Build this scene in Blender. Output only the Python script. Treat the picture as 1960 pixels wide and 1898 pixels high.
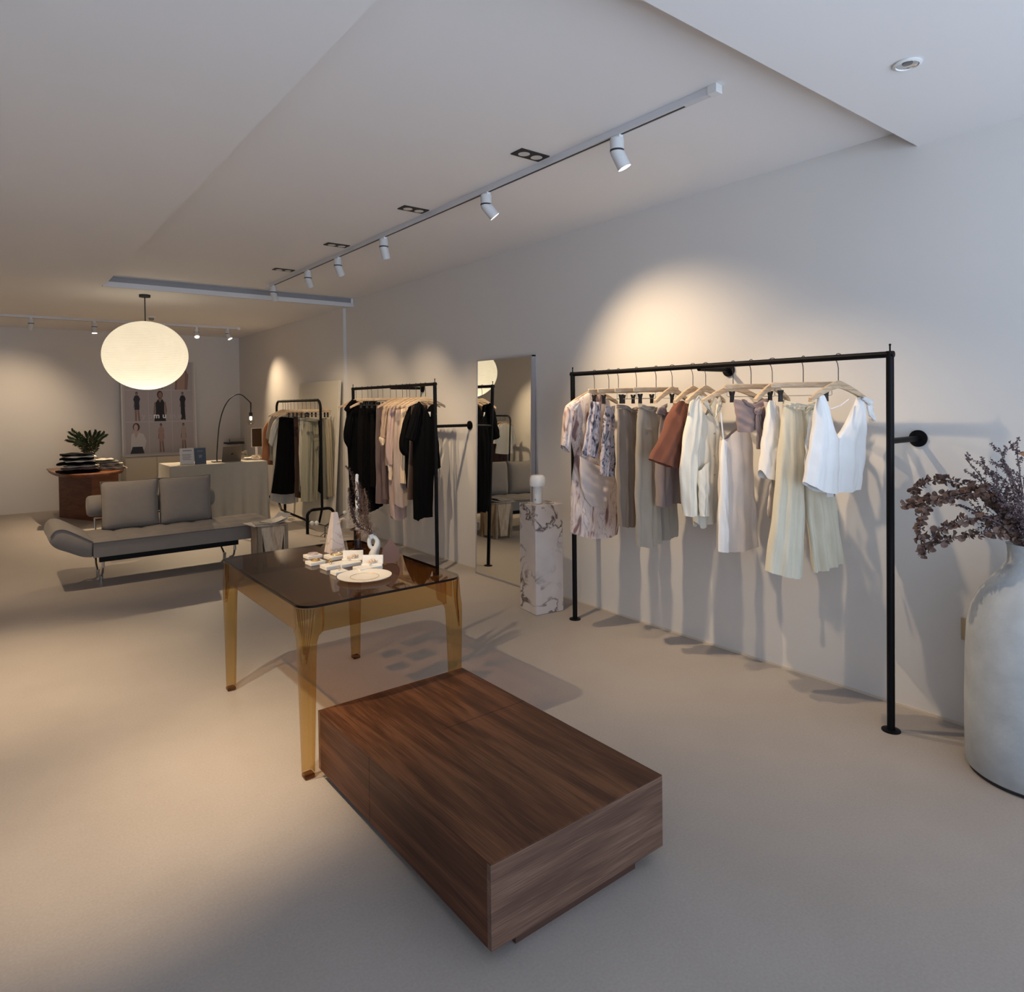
import bpy, bmesh, math, random
from math import sin, cos, pi, radians, sqrt
from mathutils import Vector, Matrix

for o in list(bpy.data.objects): bpy.data.objects.remove(o)
SC = bpy.context.scene
COL = SC.collection

# ------------------------------------------------------------------ camera
CH = 1.6                                   # eye height
FPX, CX, CY = 1295.0, 967.2, 794.8         # pinhole fitted to the room's lines
YAW, PITCH, ROLL = radians(37.57), radians(-0.88), radians(-0.66)
def cam_axes():
    F = Vector((sin(YAW)*cos(PITCH), cos(YAW)*cos(PITCH), sin(PITCH)))
    rt = Vector((cos(YAW), -sin(YAW), 0)); up = rt.cross(F)
    return cos(ROLL)*rt + sin(ROLL)*up, -sin(ROLL)*rt + cos(ROLL)*up, F
AR, AU, AF = cam_axes()
EYE = Vector((0, 0, CH))
cd = bpy.data.cameras.new('camera'); cam = bpy.data.objects.new('camera', cd); COL.objects.link(cam)
cam.matrix_world = Matrix(((AR.x, AU.x, -AF.x, 0), (AR.y, AU.y, -AF.y, 0), (AR.z, AU.z, -AF.z, CH), (0, 0, 0, 1)))
cd.sensor_fit = 'HORIZONTAL'; cd.sensor_width = 36.0
cd.lens = FPX/1960*36.0
cd.shift_x = (980-CX)/1960; cd.shift_y = (CY-949)/1960
cd.clip_start = .05; cd.clip_end = 60
SC.camera = cam

# ------------------------------------------------------------------ light of the place
SC.view_settings.view_transform = 'Standard'
SC.view_settings.look = 'None'
SC.view_settings.gamma = 1.0
SC.view_settings.use_curve_mapping = False
SC.view_settings.exposure = 0.08
world = bpy.data.worlds.new('overcast_sky'); SC.world = world; world.use_nodes = True
wn = world.node_tree.nodes; wn['Background'].inputs[0].default_value = (.66, .80, 1.0, 1)
wl = world.node_tree.links     # overcast sky above, lower half brightened to throw extra light on the ceiling
_tc = wn.new('ShaderNodeTexCoord'); _sp = wn.new('ShaderNodeSeparateXYZ'); wl.new(_tc.outputs['Generated'], _sp.inputs[0])
_mr = wn.new('ShaderNodeMapRange'); wl.new(_sp.outputs['Z'], _mr.inputs['Value'])
_mr.inputs['From Min'].default_value = -.15; _mr.inputs['From Max'].default_value = .15
_mr.inputs['To Min'].default_value = 6.0; _mr.inputs['To Max'].default_value = 2.0
wl.new(_mr.outputs[0], wn['Background'].inputs[1])
WARM = (1.0, .75, .475)
def portal(name, loc, rot, sx, sy):
    l = bpy.data.lights.new(name, 'AREA'); l.shape = 'RECTANGLE'; l.size = sx; l.size_y = sy
    l.cycles.is_portal = True
    o = bpy.data.objects.new(name, l); COL.objects.link(o); o.location = loc; o.rotation_euler = rot
    return o
portal('shopfront_daylight', (1.04, -2.28, 1.40), (radians(90), 0, 0), 5.3, 2.7)

WX, RY, LX, FY = 3.78, 12.9, -1.75, -2.2       # right wall, rear wall, left wall, shop front
ZL, ZR = 2.89, 2.99                            # dropped ceiling, recessed ceiling
SPOTS = []   # (fixture position, aim, watts, angle deg, blend)

# ------------------------------------------------------------------ projection helpers (pixel -> place)
def ray(u, v): return AR*((u-CX)/FPX) - AU*((v-CY)/FPX) + AF
def onz(u, v, z=0.): d = ray(u, v); return EYE + d*((z-CH)/d.z)
def onx(u, v, x): d = ray(u, v); return EYE + d*(x/d.x)
def ony(u, v, y): d = ray(u, v); return EYE + d*(y/d.y)
def onplane(u, v, P, n):
    d = ray(u, v); return EYE + d*((P-EYE).dot(n)/d.dot(n))

# ------------------------------------------------------------------ materials
MATS = {}
def newmat(name):
    m = bpy.data.materials.new(name); m.use_nodes = True
    return m, m.node_tree.nodes, m.node_tree.links, m.node_tree.nodes['Principled BSDF']
def setp(b, **k):
    for a, v in k.items():
        a = a.replace('_', ' ')
        if a in b.inputs:
            b.inputs[a].default_value = v
def plain(name, col, rough=.5, metal=0., bump=0., bscale=200, sheen=0., spec=.5, var=0., vscale=3.):
    if name in MATS: return MATS[name]
    m, N, L, b = newmat(name)
    c = (*col, 1)
    b.inputs['Base Color'].default_value = c
    b.inputs['Roughness'].default_value = rough; b.inputs['Metallic'].default_value = metal
    b.inputs['Specular IOR Level'].default_value = spec
    if sheen: b.inputs['Sheen Weight'].default_value = sheen; b.inputs['Sheen Roughness'].default_value = .5
    tc = N.new('ShaderNodeTexCoord')
    if bump:
        n = N.new('ShaderNodeTexNoise'); n.inputs['Scale'].default_value = bscale; n.inputs['Detail'].default_value = 3
        L.new(tc.outputs['Object'], n.inputs['Vector'])
        bp = N.new('ShaderNodeBump'); bp.inputs['Strength'].default_value = bump; bp.inputs['Distance'].default_value = .002
        L.new(n.outputs['Fac'], bp.inputs['Height']); L.new(bp.outputs['Normal'], b.inputs['Normal'])
    if var:
        n = N.new('ShaderNodeTexNoise'); n.inputs['Scale'].default_value = vscale; n.inputs['Detail'].default_value = 6
        L.new(tc.outputs['Object'], n.inputs['Vector'])
        mx = N.new('ShaderNodeMix'); mx.data_type = 'RGBA'
        mx.inputs['A'].default_value = tuple(x*(1-var) for x in col)+(1,)
        mx.inputs['B'].default_value = tuple(min(1, x*(1+var)) for x in col)+(1,)
        L.new(n.outputs['Fac'], mx.inputs['Factor']); L.new(mx.outputs['Result'], b.inputs['Base Color'])
    MATS[name] = m; return m
def fabric(name, col, rough=.9, var=.05, bump=.5, scale=350, sheen=.15):
    return plain(name, col, rough, 0, bump, scale, sheen, .25 if max(col) > .02 else .06, var, 14)
def clear(name, col, ior=1.45, rough=.02, tint=1.):
    """tinted see-through plastic or glass: coloured transparency under a clear reflecting skin"""
    m, N, L, b = newmat(name); out = N['Material Output']; N.remove(b)
    t = N.new('ShaderNodeBsdfTransparent'); t.inputs[0].default_value = (*col, 1)
    g = N.new('ShaderNodeBsdfGlossy'); g.inputs['Roughness'].default_value = rough
    le = N.new('ShaderNodeLayerWeight'); le.inputs['Blend'].default_value = .5   # longer way through the shell at a slant
    pe = N.new('ShaderNodeMath'); pe.operation = 'POWER'; pe.inputs[1].default_value = 4; L.new(le.outputs['Facing'], pe.inputs[0])
    ce = N.new('ShaderNodeMix'); ce.data_type = 'RGBA'; ce.inputs['A'].default_value = (*col, 1); ce.inputs['B'].default_value = tuple(c**4 for c in col)+(1,)
    L.new(pe.outputs[0], ce.inputs['Factor']); L.new(ce.outputs['Result'], t.inputs[0])
    lw = N.new('ShaderNodeLayerWeight'); lw.inputs['Blend'].default_value = .5
    pw = N.new('ShaderNodeMath'); pw.operation = 'POWER'; pw.inputs[1].default_value = 5; L.new(lw.outputs['Facing'], pw.inputs[0])
    f0 = ((ior-1)/(ior+1))**2; f = N.new('ShaderNodeMath'); f.operation = 'MULTIPLY_ADD'; f.inputs[1].default_value = 1-f0; f.inputs[2].default_value = f0; L.new(pw.outputs[0], f.inputs[0])
    mx = N.new('ShaderNodeMixShader'); L.new(f.outputs[0], mx.inputs[0]); L.new(t.outputs[0], mx.inputs[1]); L.new(g.outputs[0], mx.inputs[2])
    L.new(mx.outputs[0], out.inputs[0]); MATS[name] = m; return m
def emit(name, col, s):
    m, N, L, b = newmat(name)
    b.inputs['Base Color'].default_value = (*col, 1); b.inputs['Emission Color'].default_value = (*col, 1)
    b.inputs['Emission Strength'].default_value = s; return m
def marble(name, base, vein, scale=3., amt=.5):
    m, N, L, b = newmat(name); tc = N.new('ShaderNodeTexCoord')
    mp = N.new('ShaderNodeMapping'); mp.inputs['Rotation'].default_value = (.5, .7, .3)
    L.new(tc.outputs['Object'], mp.inputs['Vector'])
    n1 = N.new('ShaderNodeTexNoise'); n1.inputs['Scale'].default_value = scale*1.2; n1.inputs['Detail'].default_value = 8; n1.inputs['Distortion'].default_value = 1.4
    L.new(mp.outputs[0], n1.inputs['Vector'])
    r = N.new('ShaderNodeValToRGB'); e = r.color_ramp.elements
    e[0].position = .455; e[0].color = (0, 0, 0, 1); e[1].position = .5; e[1].color = (1, 1, 1, 1)
    x = r.color_ramp.elements.new(.545); x.color = (0, 0, 0, 1)
    L.new(n1.outputs['Fac'], r.inputs[0])
    n2 = N.new('ShaderNodeTexNoise'); n2.inputs['Scale'].default_value = scale*.6; n2.inputs['Detail'].default_value = 3
    L.new(mp.outputs[0], n2.inputs['Vector'])
    r2 = N.new('ShaderNodeValToRGB'); r2.color_ramp.elements[0].position = .36; r2.color_ramp.elements[1].position = .54
    L.new(n2.outputs['Fac'], r2.inputs[0])
    mu = N.new('ShaderNodeMath'); mu.operation = 'MULTIPLY'; L.new(r.outputs[0], mu.inputs[0]); L.new(r2.outputs[0], mu.inputs[1])
    n3 = N.new('ShaderNodeTexNoise'); n3.inputs['Scale'].default_value = scale*2; n3.inputs['Detail'].default_value = 5
    L.new(mp.outputs[0], n3.inputs['Vector'])
    m3 = N.new('ShaderNodeMath'); m3.operation = 'MULTIPLY_ADD'; m3.inputs[1].default_value = .35; m3.inputs[2].default_value = -.08; L.new(n3.outputs['Fac'], m3.inputs[0])
    ad = N.new('ShaderNodeMath'); ad.operation = 'ADD'; ad.use_clamp = True; L.new(mu.outputs[0], ad.inputs[0]); L.new(m3.outputs[0], ad.inputs[1])
    mx = N.new('ShaderNodeMix'); mx.data_type = 'RGBA'; mx.inputs['A'].default_value = (*base, 1); mx.inputs['B'].default_value = (*vein, 1)
    L.new(ad.outputs[0], mx.inputs['Factor']); L.new(mx.outputs['Result'], b.inputs['Base Color'])
    b.inputs['Roughness'].default_value = .22
    return m
def wood(name, c1, c2, c3, axis=(1, 12, 12), scale=2.2, rough=.42, rot=(0, 0, 0), offs=(0, 0, 0)):
    m, N, L, b = newmat(name); tc = N.new('ShaderNodeTexCoord')
    mp = N.new('ShaderNodeMapping'); mp.inputs['Scale'].default_value = axis; mp.inputs['Rotation'].default_value = rot; mp.inputs['Location'].default_value = offs
    L.new(tc.outputs['Object'], mp.inputs['Vector'])
    n0 = N.new('ShaderNodeTexNoise'); n0.inputs['Scale'].default_value = scale; n0.inputs['Detail'].default_value = 5; n0.inputs['Distortion'].default_value = .6
    L.new(mp.outputs[0], n0.inputs['Vector'])
    mp2 = N.new('ShaderNodeMapping'); mp2.inputs['Scale'].default_value = tuple(a*(9 if a > 2 else 2) for a in axis); mp2.inputs['Rotation'].default_value = rot
    L.new(tc.outputs['Object'], mp2.inputs['Vector'])
    n1 = N.new('ShaderNodeTexNoise'); n1.inputs['Scale'].default_value = scale*1.6; n1.inputs['Detail'].default_value = 4
    L.new(mp2.outputs[0], n1.inputs['Vector'])
    r = N.new('ShaderNodeValToRGB'); e = r.color_ramp.elements
    e[0].position = .41; e[0].color = (*c1, 1); e[1].position = .60; e[1].color = (*c3, 1)
    x = r.color_ramp.elements.new(.5); x.color = (*c2, 1)
    ad = N.new('ShaderNodeMath'); ad.operation = 'MULTIPLY_ADD'; ad.inputs[1].default_value = .45
    L.new(n1.outputs['Fac'], ad.inputs[0])
    h = N.new('ShaderNodeMath'); h.operation = 'MULTIPLY'; h.inputs[1].default_value = .55; L.new(n0.outputs['Fac'], h.inputs[0]); L.new(h.outputs[0], ad.inputs[2])
    L.new(ad.outputs[0], r.inputs[0]); L.new(r.outputs[0], b.inputs['Base Color'])
    bp = N.new('ShaderNodeBump'); bp.inputs['Strength'].default_value = .12; bp.inputs['Distance'].default_value = .001
    L.new(n1.outputs['Fac'], bp.inputs['Height']); L.new(bp.outputs[0], b.inputs['Normal'])
    b.inputs['Roughness'].default_value = rough
    return m
def printed(name, cols, scale=9., stretch=(1, 1, 1), dist=3., rot=(0, 0, .7)):
    """brush-stroke print: streaky noise through a colour ramp"""
    m, N, L, b = newmat(name); tc = N.new('ShaderNodeTexCoord')
    mp = N.new('ShaderNodeMapping'); mp.inputs['Scale'].default_value = stretch; mp.inputs['Rotation'].default_value = rot
    L.new(tc.outputs['Object'], mp.inputs['Vector'])
    n = N.new('ShaderNodeTexNoise'); n.inputs['Scale'].default_value = scale; n.inputs['Detail'].default_value = 6; n.inputs['Distortion'].default_value = dist
    L.new(mp.outputs[0], n.inputs['Vector'])
    r = N.new('ShaderNodeValToRGB'); e = r.color_ramp.elements
    k = len(cols); e[0].position = cols[0][0]; e[0].color = (*cols[0][1], 1); e[1].position = cols[-1][0]; e[1].color = (*cols[-1][1], 1)
    for p, c in cols[1:-1]:
        x = r.color_ramp.elements.new(p); x.color = (*c, 1)
    L.new(n.outputs['Fac'], r.inputs[0]); L.new(r.outputs[0], b.inputs['Base Color'])
    b.inputs['Roughness'].default_value = .85; b.inputs['Specular IOR Level'].default_value = .25
    return m

M_wall = plain('wall_paint', (.66, .635, .61), .85, 0, .12, 90, 0, .3, .02, 1.2)
M_ceil = plain('ceiling_paint', (.80, .78, .77), .9, 0, .06, 60, 0, .2, .015, 1.)
def floor_mat():
    m, N, L, b = newmat('floor_microcement'); tc = N.new('ShaderNodeTexCoord')
    n = N.new('ShaderNodeTexNoise'); n.inputs['Scale'].default_value = 1.3; n.inputs['Detail'].default_value = 8; n.inputs['Roughness'].default_value = .65
    L.new(tc.outputs['Object'], n.inputs['Vector'])
    n2 = N.new('ShaderNodeTexNoise'); n2.inputs['Scale'].default_value = 110; n2.inputs['Detail'].default_value = 3
    L.new(tc.outputs['Object'], n2.inputs['Vector'])
    a = N.new('ShaderNodeMath'); a.operation = 'MULTIPLY_ADD'; a.inputs[1].default_value = .55; L.new(n.outputs['Fac'], a.inputs[0])
    h = N.new('ShaderNodeMath'); h.operation = 'MULTIPLY'; h.inputs[1].default_value = .45; L.new(n2.outputs['Fac'], h.inputs[0]); L.new(h.outputs[0], a.inputs[2])
    r = N.new('ShaderNodeValToRGB'); e = r.color_ramp.elements
    e[0].position = .3; e[0].color = (.30, .265, .24, 1); e[1].position = .72; e[1].color = (.385, .345, .315, 1)
    L.new(a.outputs[0], r.inputs[0]); L.new(r.outputs[0], b.inputs['Base Color'])
    r2 = N.new('ShaderNodeMapRange'); r2.inputs['To Min'].default_value = .42; r2.inputs['To Max'].default_value = .62
    L.new(n.outputs['Fac'], r2.inputs['Value']); L.new(r2.outputs[0], b.inputs['Roughness'])
    b.inputs['Specular IOR Level'].default_value = .4
    bp = N.new('ShaderNodeBump'); bp.inputs['Strength'].default_value = .15; bp.inputs['Distance'].default_value = .001
    L.new(n2.outputs['Fac'], bp.inputs['Height']); L.new(bp.outputs[0], b.inputs['Normal'])
    return m
M_floor = floor_mat()
M_black = plain('black_powder_coat', (.003, .003, .004), .5, 0, 0, 0, 0, .14)
M_blackm = plain('black_matt', (.015, .014, .014), .6)
M_white = plain('white_enamel', (.72, .72, .71), .45)
M_chrome = plain('chrome', (.75, .75, .76), .12, 1.)
M_steel = plain('brushed_steel', (.35, .33, .31), .35, 1.)
M_hang = wood('pale_hanger_wood', (.42, .29, .17), (.55, .40, .26), (.64, .49, .34), (2, 14, 14), 6, .5)
M_walnutX = wood('walnut_veneer', (.048, .0165, .007), (.090, .032, .0125), (.155, .062, .026), (11, 1.0, 11), 1.6, .5)
M_walnutX.node_tree.nodes['Principled BSDF'].inputs['Specular IOR Level'].default_value = .35
M_walnutE = wood('walnut_veneer_end', (.085, .043, .028), (.13, .068, .045), (.20, .115, .08), (1.0, 11, 11), 1.6, .42)
M_sofa = fabric('grey_wool', (.215, .19, .17), .95, .08, .7, 260)
M_linen = fabric('table_linen', (.36, .335, .29), .95, .05, .5, 200)

# ------------------------------------------------------------------ mesh helpers
def link(name, me, mat=None, parent=None, smooth=False):
    o = bpy.data.objects.new(name, me); COL.objects.link(o)
    if mat:
        for x in (mat if isinstance(mat, (list, tuple)) else [mat]): me.materials.append(x)
    if smooth:
        for p in me.polygons: p.use_smooth = True
    if parent is not None:
        o.parent = parent; o.matrix_parent_inverse = Matrix.Translation(-Vector(parent.get('_base', (0, 0, 0))))
    return o
def thing(name, label, cat, loc=(0, 0, 0), group=None):
    o = bpy.data.objects.new(name, None); COL.objects.link(o); o.location = loc; o['_base'] = tuple(loc)
    o.empty_display_size = .05
    return tag(o, label, cat, group)
def tag(o, label, cat, group=None):
    o['label'] = label; o['category'] = cat
    if group: o['group'] = group
    return o
def struct(o): o['kind'] = 'structure'; return o
class MB:
    def __init__(s): s.bm = bmesh.new()
    def box(s, lo, hi, rz=0., piv=None, mi=0):
        lo = Vector(lo); hi = Vector(hi); c = (lo+hi)/2
        r = bmesh.ops.create_cube(s.bm, size=1); vs = r['verts']
        for v in vs: v.co = Vector((v.co.x*(hi.x-lo.x), v.co.y*(hi.y-lo.y), v.co.z*(hi.z-lo.z)))+c
        if rz:
            p = Vector(piv) if piv is not None else c
            bmesh.ops.rotate(s.bm, cent=p, matrix=Matrix.Rotation(rz, 3, 'Z'), verts=vs)
        if mi:
            for f in {f for v in vs for f in v.link_faces}: f.material_index = mi
        return vs
    def cyl(s, a, b, r1, r2=None, n=20, caps=True, mi=0):
        a = Vector(a); b = Vector(b); r2 = r1 if r2 is None else r2; d = b-a
        r = bmesh.ops.create_cone(s.bm, cap_ends=caps, segments=n, radius1=r1, radius2=r2, depth=d.length)
        q = Vector((0, 0, 1)).rotation_difference(d.normalized()).to_matrix().to_4x4()
        bmesh.ops.transform(s.bm, matrix=Matrix.Translation((a+b)/2) @ q, verts=r['verts'])
        if mi:
            for f in {f for v in r['verts'] for f in v.link_faces}: f.material_index = mi
        return r['verts']
    def sph(s, c, r, sc=(1, 1, 1), n=16):
        q = bmesh.ops.create_uvsphere(s.bm, u_segments=n, v_segments=max(6, n//2), radius=r)
        for v in q['verts']: v.co = Vector((v.co.x*sc[0], v.co.y*sc[1], v.co.z*sc[2]))+Vector(c)
        return q['verts']
    def lathe(s, c, prof, n=40):
        """prof: list of (r, z) bottom to top around the vertical through c"""
        c = Vector(c); rings = []
        for r, z in prof:
            if r < 1e-5: rings.append([s.bm.verts.new(c+Vector((0, 0, z)))])
            else: rings.append([s.bm.verts.new(c+Vector((r*cos(2*pi*i/n), r*sin(2*pi*i/n), z))) for i in range(n)])
        for A, B in zip(rings, rings[1:]):
            for i in range(n):
                j = (i+1) % n
                if len(A) == 1 and len(B) == 1: continue
                if len(A) == 1: s.bm.faces.new((A[0], B[j], B[i]))
                elif len(B) == 1: s.bm.faces.new((A[i], A[j], B[0]))
                else: s.bm.faces.new((A[i], A[j], B[j], B[i]))
        return rings
    def tube(s, pts, r, n=8, close=False):
        pts = [Vector(p) for p in pts]; rad = r if isinstance(r, (list, tuple)) else [r]*len(pts)
        rings = []; up = Vector((0, 0, 1)); K = len(pts)
        prev = None
        for i, p in enumerate(pts):
            t = (pts[(i+1) % K]-pts[i-1]) if close else (pts[min(i+1, K-1)]-pts[max(i-1, 0)])
            t.normalize()
            if prev is None:
                x = t.cross(up)
                if x.length < 1e-3: x = t.cross(Vector((1, 0, 0)))
                x.normalize()
            else:
                x = prev-t*prev.dot(t)
                if x.length < 1e-5: x = t.cross(up)
                x.normalize()
            prev = x; y = t.cross(x)
            rings.append([s.bm.verts.new(p+(x*cos(2*pi*k/n)+y*sin(2*pi*k/n))*rad[i]) for k in range(n)])
        pr = list(zip(rings, rings[1:])) + ([(rings[-1], rings[0])] if close else [])
        for A, B in pr:
            for k in range(n): s.bm.faces.new((A[k], A[(k+1) % n], B[(k+1) % n], B[k]))
        if not close:
            s.bm.faces.new(rings[0][::-1]); s.bm.faces.new(rings[-1])
    def prism(s, pts, dvec, mi=0):
        """polygon pts extruded by dvec"""
        dvec = Vector(dvec); a = [s.bm.verts.new(p) for p in pts]; b = [s.bm.verts.new(Vector(p)+dvec) for p in pts]
        fs = [s.bm.faces.new(a), s.bm.faces.new(b[::-1])]
        k = len(a)
        for i in range(k): fs.append(s.bm.faces.new((a[i], b[i], b[(i+1) % k], a[(i+1) % k])))
        for f in fs: f.material_index = mi
    def quad(s, a, b, c, d):
        return s.bm.faces.new([s.bm.verts.new(x) for x in (a, b, c, d)])
    def build(s, name, mat, parent=None, smooth=False, bevel=0., seg=2, sub=0, angle=35):
        bmesh.ops.recalc_face_normals(s.bm, faces=s.bm.faces)
        me = bpy.data.meshes.new(name); s.bm.to_mesh(me); s.bm.free()
        o = link(name, me, mat, parent, smooth)
        if bevel:
            m = o.modifiers.new('bevel', 'BEVEL'); m.width = bevel; m.segments = seg; m.limit_method = 'ANGLE'; m.angle_limit = radians(40)
            for p in me.polygons: p.use_smooth = True
            m.harden_normals = False
            w = o.modifiers.new('wn', 'WEIGHTED_NORMAL'); w.keep_sharp = True
        elif smooth and angle:
            try: me.set_sharp_from_angle(angle=radians(angle))
            except Exception: pass
        if sub:
            m = o.modifiers.new('sub', 'SUBSURF'); m.levels = sub; m.render_levels = sub
        return o
def arc(c, r, a0, a1, n, ax, ay):
    c = Vector(c); ax = Vector(ax); ay = Vector(ay)
    return [c+ax*(r*cos(a0+(a1-a0)*i/n))+ay*(r*sin(a0+(a1-a0)*i/n)) for i in range(n+1)]
def crom(P, n=6):
    """smooth curve through points"""
    P = [Vector(p) for p in P]; Q = [2*P[0]-P[1]]+P+[2*P[-1]-P[-2]]; out = []
    for i in range(1, len(Q)-2):
        for k in range(n):
            t = k/n; a, b, c, d = Q[i-1], Q[i], Q[i+1], Q[i+2]
            out.append(.5*((2*b)+(c-a)*t+(2*a-5*b+4*c-d)*t*t+(3*b-a-3*c+d)*t**3))
    out.append(P[-1]); return out

# ================================================================== SETTING
mb = MB(); mb.box((LX-.1, FY-.1, -.1), (WX+.1, RY+.1, 0)); struct(mb.build('floor', M_floor))
# ceiling: recess slab above, dropped parts around it
RX0, RY0, RY1 = 1.01, 1.455, 8.10
mb = MB()
mb.box((RX0-.02, RY0-.02, ZR), (WX+.1, RY1+.02, ZR+.1))
mb.box((LX-.1, FY-.1, ZL), (RX0, RY+.1, ZR+.1))
mb.box((RX0, FY-.1, ZL), (WX+.1, RY0, ZR+.1))
mb.box((RX0, RY1, ZL), (WX+.1, RY+.1, ZR+.1))
struct(mb.build('ceiling', M_ceil))
mb = MB(); mb.box((WX, FY-.1, 0), (WX+.1, RY+.1, ZR+.1)); struct(mb.build('wall_right', M_wall))
mb = MB(); mb.box((WX-.04, 8.32, 0), (WX, RY, ZL)); struct(mb.build('wall_right_rear', M_wall))
mb = MB(); mb.box((LX, RY, 0), (WX, RY+.1, ZR)); struct(mb.build('wall_rear', M_wall))
mb = MB(); mb.box((LX-.1, FY-.1, 0), (LX, RY+.1, ZR)); struct(mb.build('wall_left', M_wall))
mb = MB(); mb.box((LX, FY-.1, 2.72), (WX, FY, ZL)); struct(mb.build('wall_front', M_wall))
# shop-front glazing bars behind the viewer
mb = MB()
for x in (LX+.03, 0.1, 1.95, WX-.03): mb.box((x-.03, FY-.08, 0), (x+.03, FY-.02, 2.72))
mb.box((LX, FY-.08, 0), (WX, FY-.02, .06)); mb.box((LX, FY-.08, 2.66), (WX, FY-.02, 2.72))
struct(mb.build('window_1', M_blackm))
# grey strip on the step face at the far end of the recess
M_step = plain('step_grey', (.26, .26, .275), .6)
mb = MB(); mb.box((RX0+.0, RY1-.006, ZL+.040), (WX-.03, RY1-.001, ZR-.004))
mb.box((RX0, RY1-.012, ZR-.012), (WX-.03, RY1-.001, ZR-.004)); struct(mb.build('trim_1', M_step))
mb = MB(); mb.box((RX0-.02, RY1-.014, ZL-.012), (WX-.0, RY1+.03, ZL+.040)); struct(mb.build('trim_2', plain('trim_white', (.62, .62, .64), .6)))
# thin joint line along the floor at the right wall
mb = MB(); mb.box((WX-.006, FY, 0), (WX-.001, 8.3, .012)); struct(mb.build('baseboard_right', plain('skirting', (.60, .52, .43), .7)))
mb = MB(); mb.box((LX, RY-.006, 0), (WX-.05, RY-.001, .01)); struct(mb.build('baseboard_rear', MATS['skirting']))

# ================================================================== CEILING FITTINGS
M_trk = plain('track_white', (.60, .60, .62), .5)
def track(x0, y0, x1, y1, z, label):
    t = thing('lighting_track', label, 'track light rail', (x0, y0, z), None)
    a = Vector((x0, y0, z)); b = Vector((x1, y1, z)); d = (b-a).normalized(); s = Vector((-d.y, d.x, 0))*.018
    mb = MB(); mb.prism([a-s, a+s, a+s+Vector((0, 0, -.034)), a-s+Vector((0, 0, -.034))], b-a); mb.build('rail', M_trk, t, bevel=.002)
    mb = MB(); s2 = s*.35; zz = Vector((0, 0, -.0345)); a2 = a+d*.16; b2 = b-d*.02
    mb.prism([a2-s2+zz, a2+s2+zz, a2+s2+zz+Vector((0, 0, -.001)), a2-s2+zz+Vector((0, 0, -.001))], b2-a2); mb.build('slot', M_blackm, t)
    for p in (a, b):
        mb = MB(); mb.box((p.x-.022, p.y-.022, p.z-.038), (p.x+.022, p.y+.022, p.z-.0005)); mb.build('end_cap', M_white, t)
    return t
track(2.565, 1.80, 2.565, 7.66, ZR, 'long white ceiling track above the clothes racks')
track(-.9, 11.22, 3.25, 11.22, ZL, 'short white ceiling track near the rear wall')
M_glow = emit('lamp_glow', (1.0, .88, .70), 9.)
M_lampbody = plain('spot_body', (.58, .58, .58), .45)
def spot(pos, aim, watts, ang, label, group, blend=1., lit=True, r=.035, rad=.02, col=WARM):
    t = thing('track_spotlight', label, 'spotlight', pos, group); p = Vector(pos)
    aimv = Vector(aim)
    mb = MB(); mb.box((p.x-.014, p.y-.03, p.z-.016), (p.x+.014, p.y+.03, p.z)); mb.build('adapter', M_white, t, bevel=.002)
    k = p+Vector((0, 0, -.075))
    mb = MB(); mb.cyl(p+Vector((0, 0, -.016)), k, r, n=28); mb.build('upper_body', M_lampbody, t, smooth=True)
    mb = MB(); mb.cyl(k+Vector((0, 0, .004)), k+Vector((0, 0, -.005)), r*1.025, n=28); mb.build('ring', M_blackm, t, smooth=True)
    d = (aimv-k).normalized()
    # the head hinges below the ring
    k2 = k+Vector((0, 0, -.006)); e = k2+d*.088
    mb = MB(); mb.sph(k2, r*.985, n=20); mb.cyl(k2, e, r*.985, n=28, caps=False); mb.build('head', M_lampbody, t, smooth=True)
    mb = MB(); mb.cyl(e-d*.012, e-d*.010, r*.93, n=28); mb.build('lens', M_glow, t)
    if lit and watts:
        l = bpy.data.lights.new('beam', 'SPOT'); l.energy = watts*2.0; l.color = col; l.spot_size = radians(ang); l.spot_blend = blend; l.shadow_soft_size = rad
        o = bpy.data.objects.new('beam', l); COL.objects.link(o); o.parent = t; o.matrix_parent_inverse = Matrix.Translation(-p)
        o.location = e+d*.006; o.rotation_euler = d.to_track_quat('-Z', 'Y').to_euler()
    return t
GS = 'spotlights along the long ceiling track'
ZT = ZR-.034
spot((2.565, 2.38, ZT), (3.35, 1.85, .9), 42, 80, 'white track spotlight nearest the viewer with glowing lens', GS)
spot((2.565, 3.51, ZT), (3.72, 2.95, 1.35), 75, 85, 'white track spotlight, second from the viewer, bent toward the wall', GS)
spot((2.565, 4.91, ZT), (3.35, 5.45, .9), 62, 74, 'white track spotlight, third from the viewer, pointing straight down', GS)
spot((2.565, 5.80, ZT), (3.6, 6.4, 1.2), 40, 70, 'white track spotlight, fourth from the viewer, tilted head', GS)
spot((2.565, 6.52, ZT), (3.6, 7.6, 1.2), 30, 70, 'white track spotlight, fifth from the viewer, tilted head', GS)
spot((2.565, 7.54, ZT), (3.55, 8.6, 1.0), 34, 70, 'white track spotlight at the far end of the long track', GS)
GR = 'spotlights along the rear ceiling track'
for x, aim, w, lb in ((-.62, (-1.70, 10.1, .9), 60, 'white spotlight on the rear track at the left edge of the picture'),
                  (.52, (.25, 12.7, 1.3), 45, 'white spotlight on the rear track above the bare wall'),
                  (1.26, (1.25, 10.75, 0), 130, 'white spotlight on the rear track left of the paper lantern, shining'),
                  (2.62, (2.5, 9.9, .86), 170, 'white spotlight on the rear track right of the paper lantern'),
                  (3.08, (3.74, 10.55, 1.2), 45, 'white spotlight at the right end of the rear track, shining')):
    spot((x, 11.22, ZL-.034), aim, w, 84, lb, GR)
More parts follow.
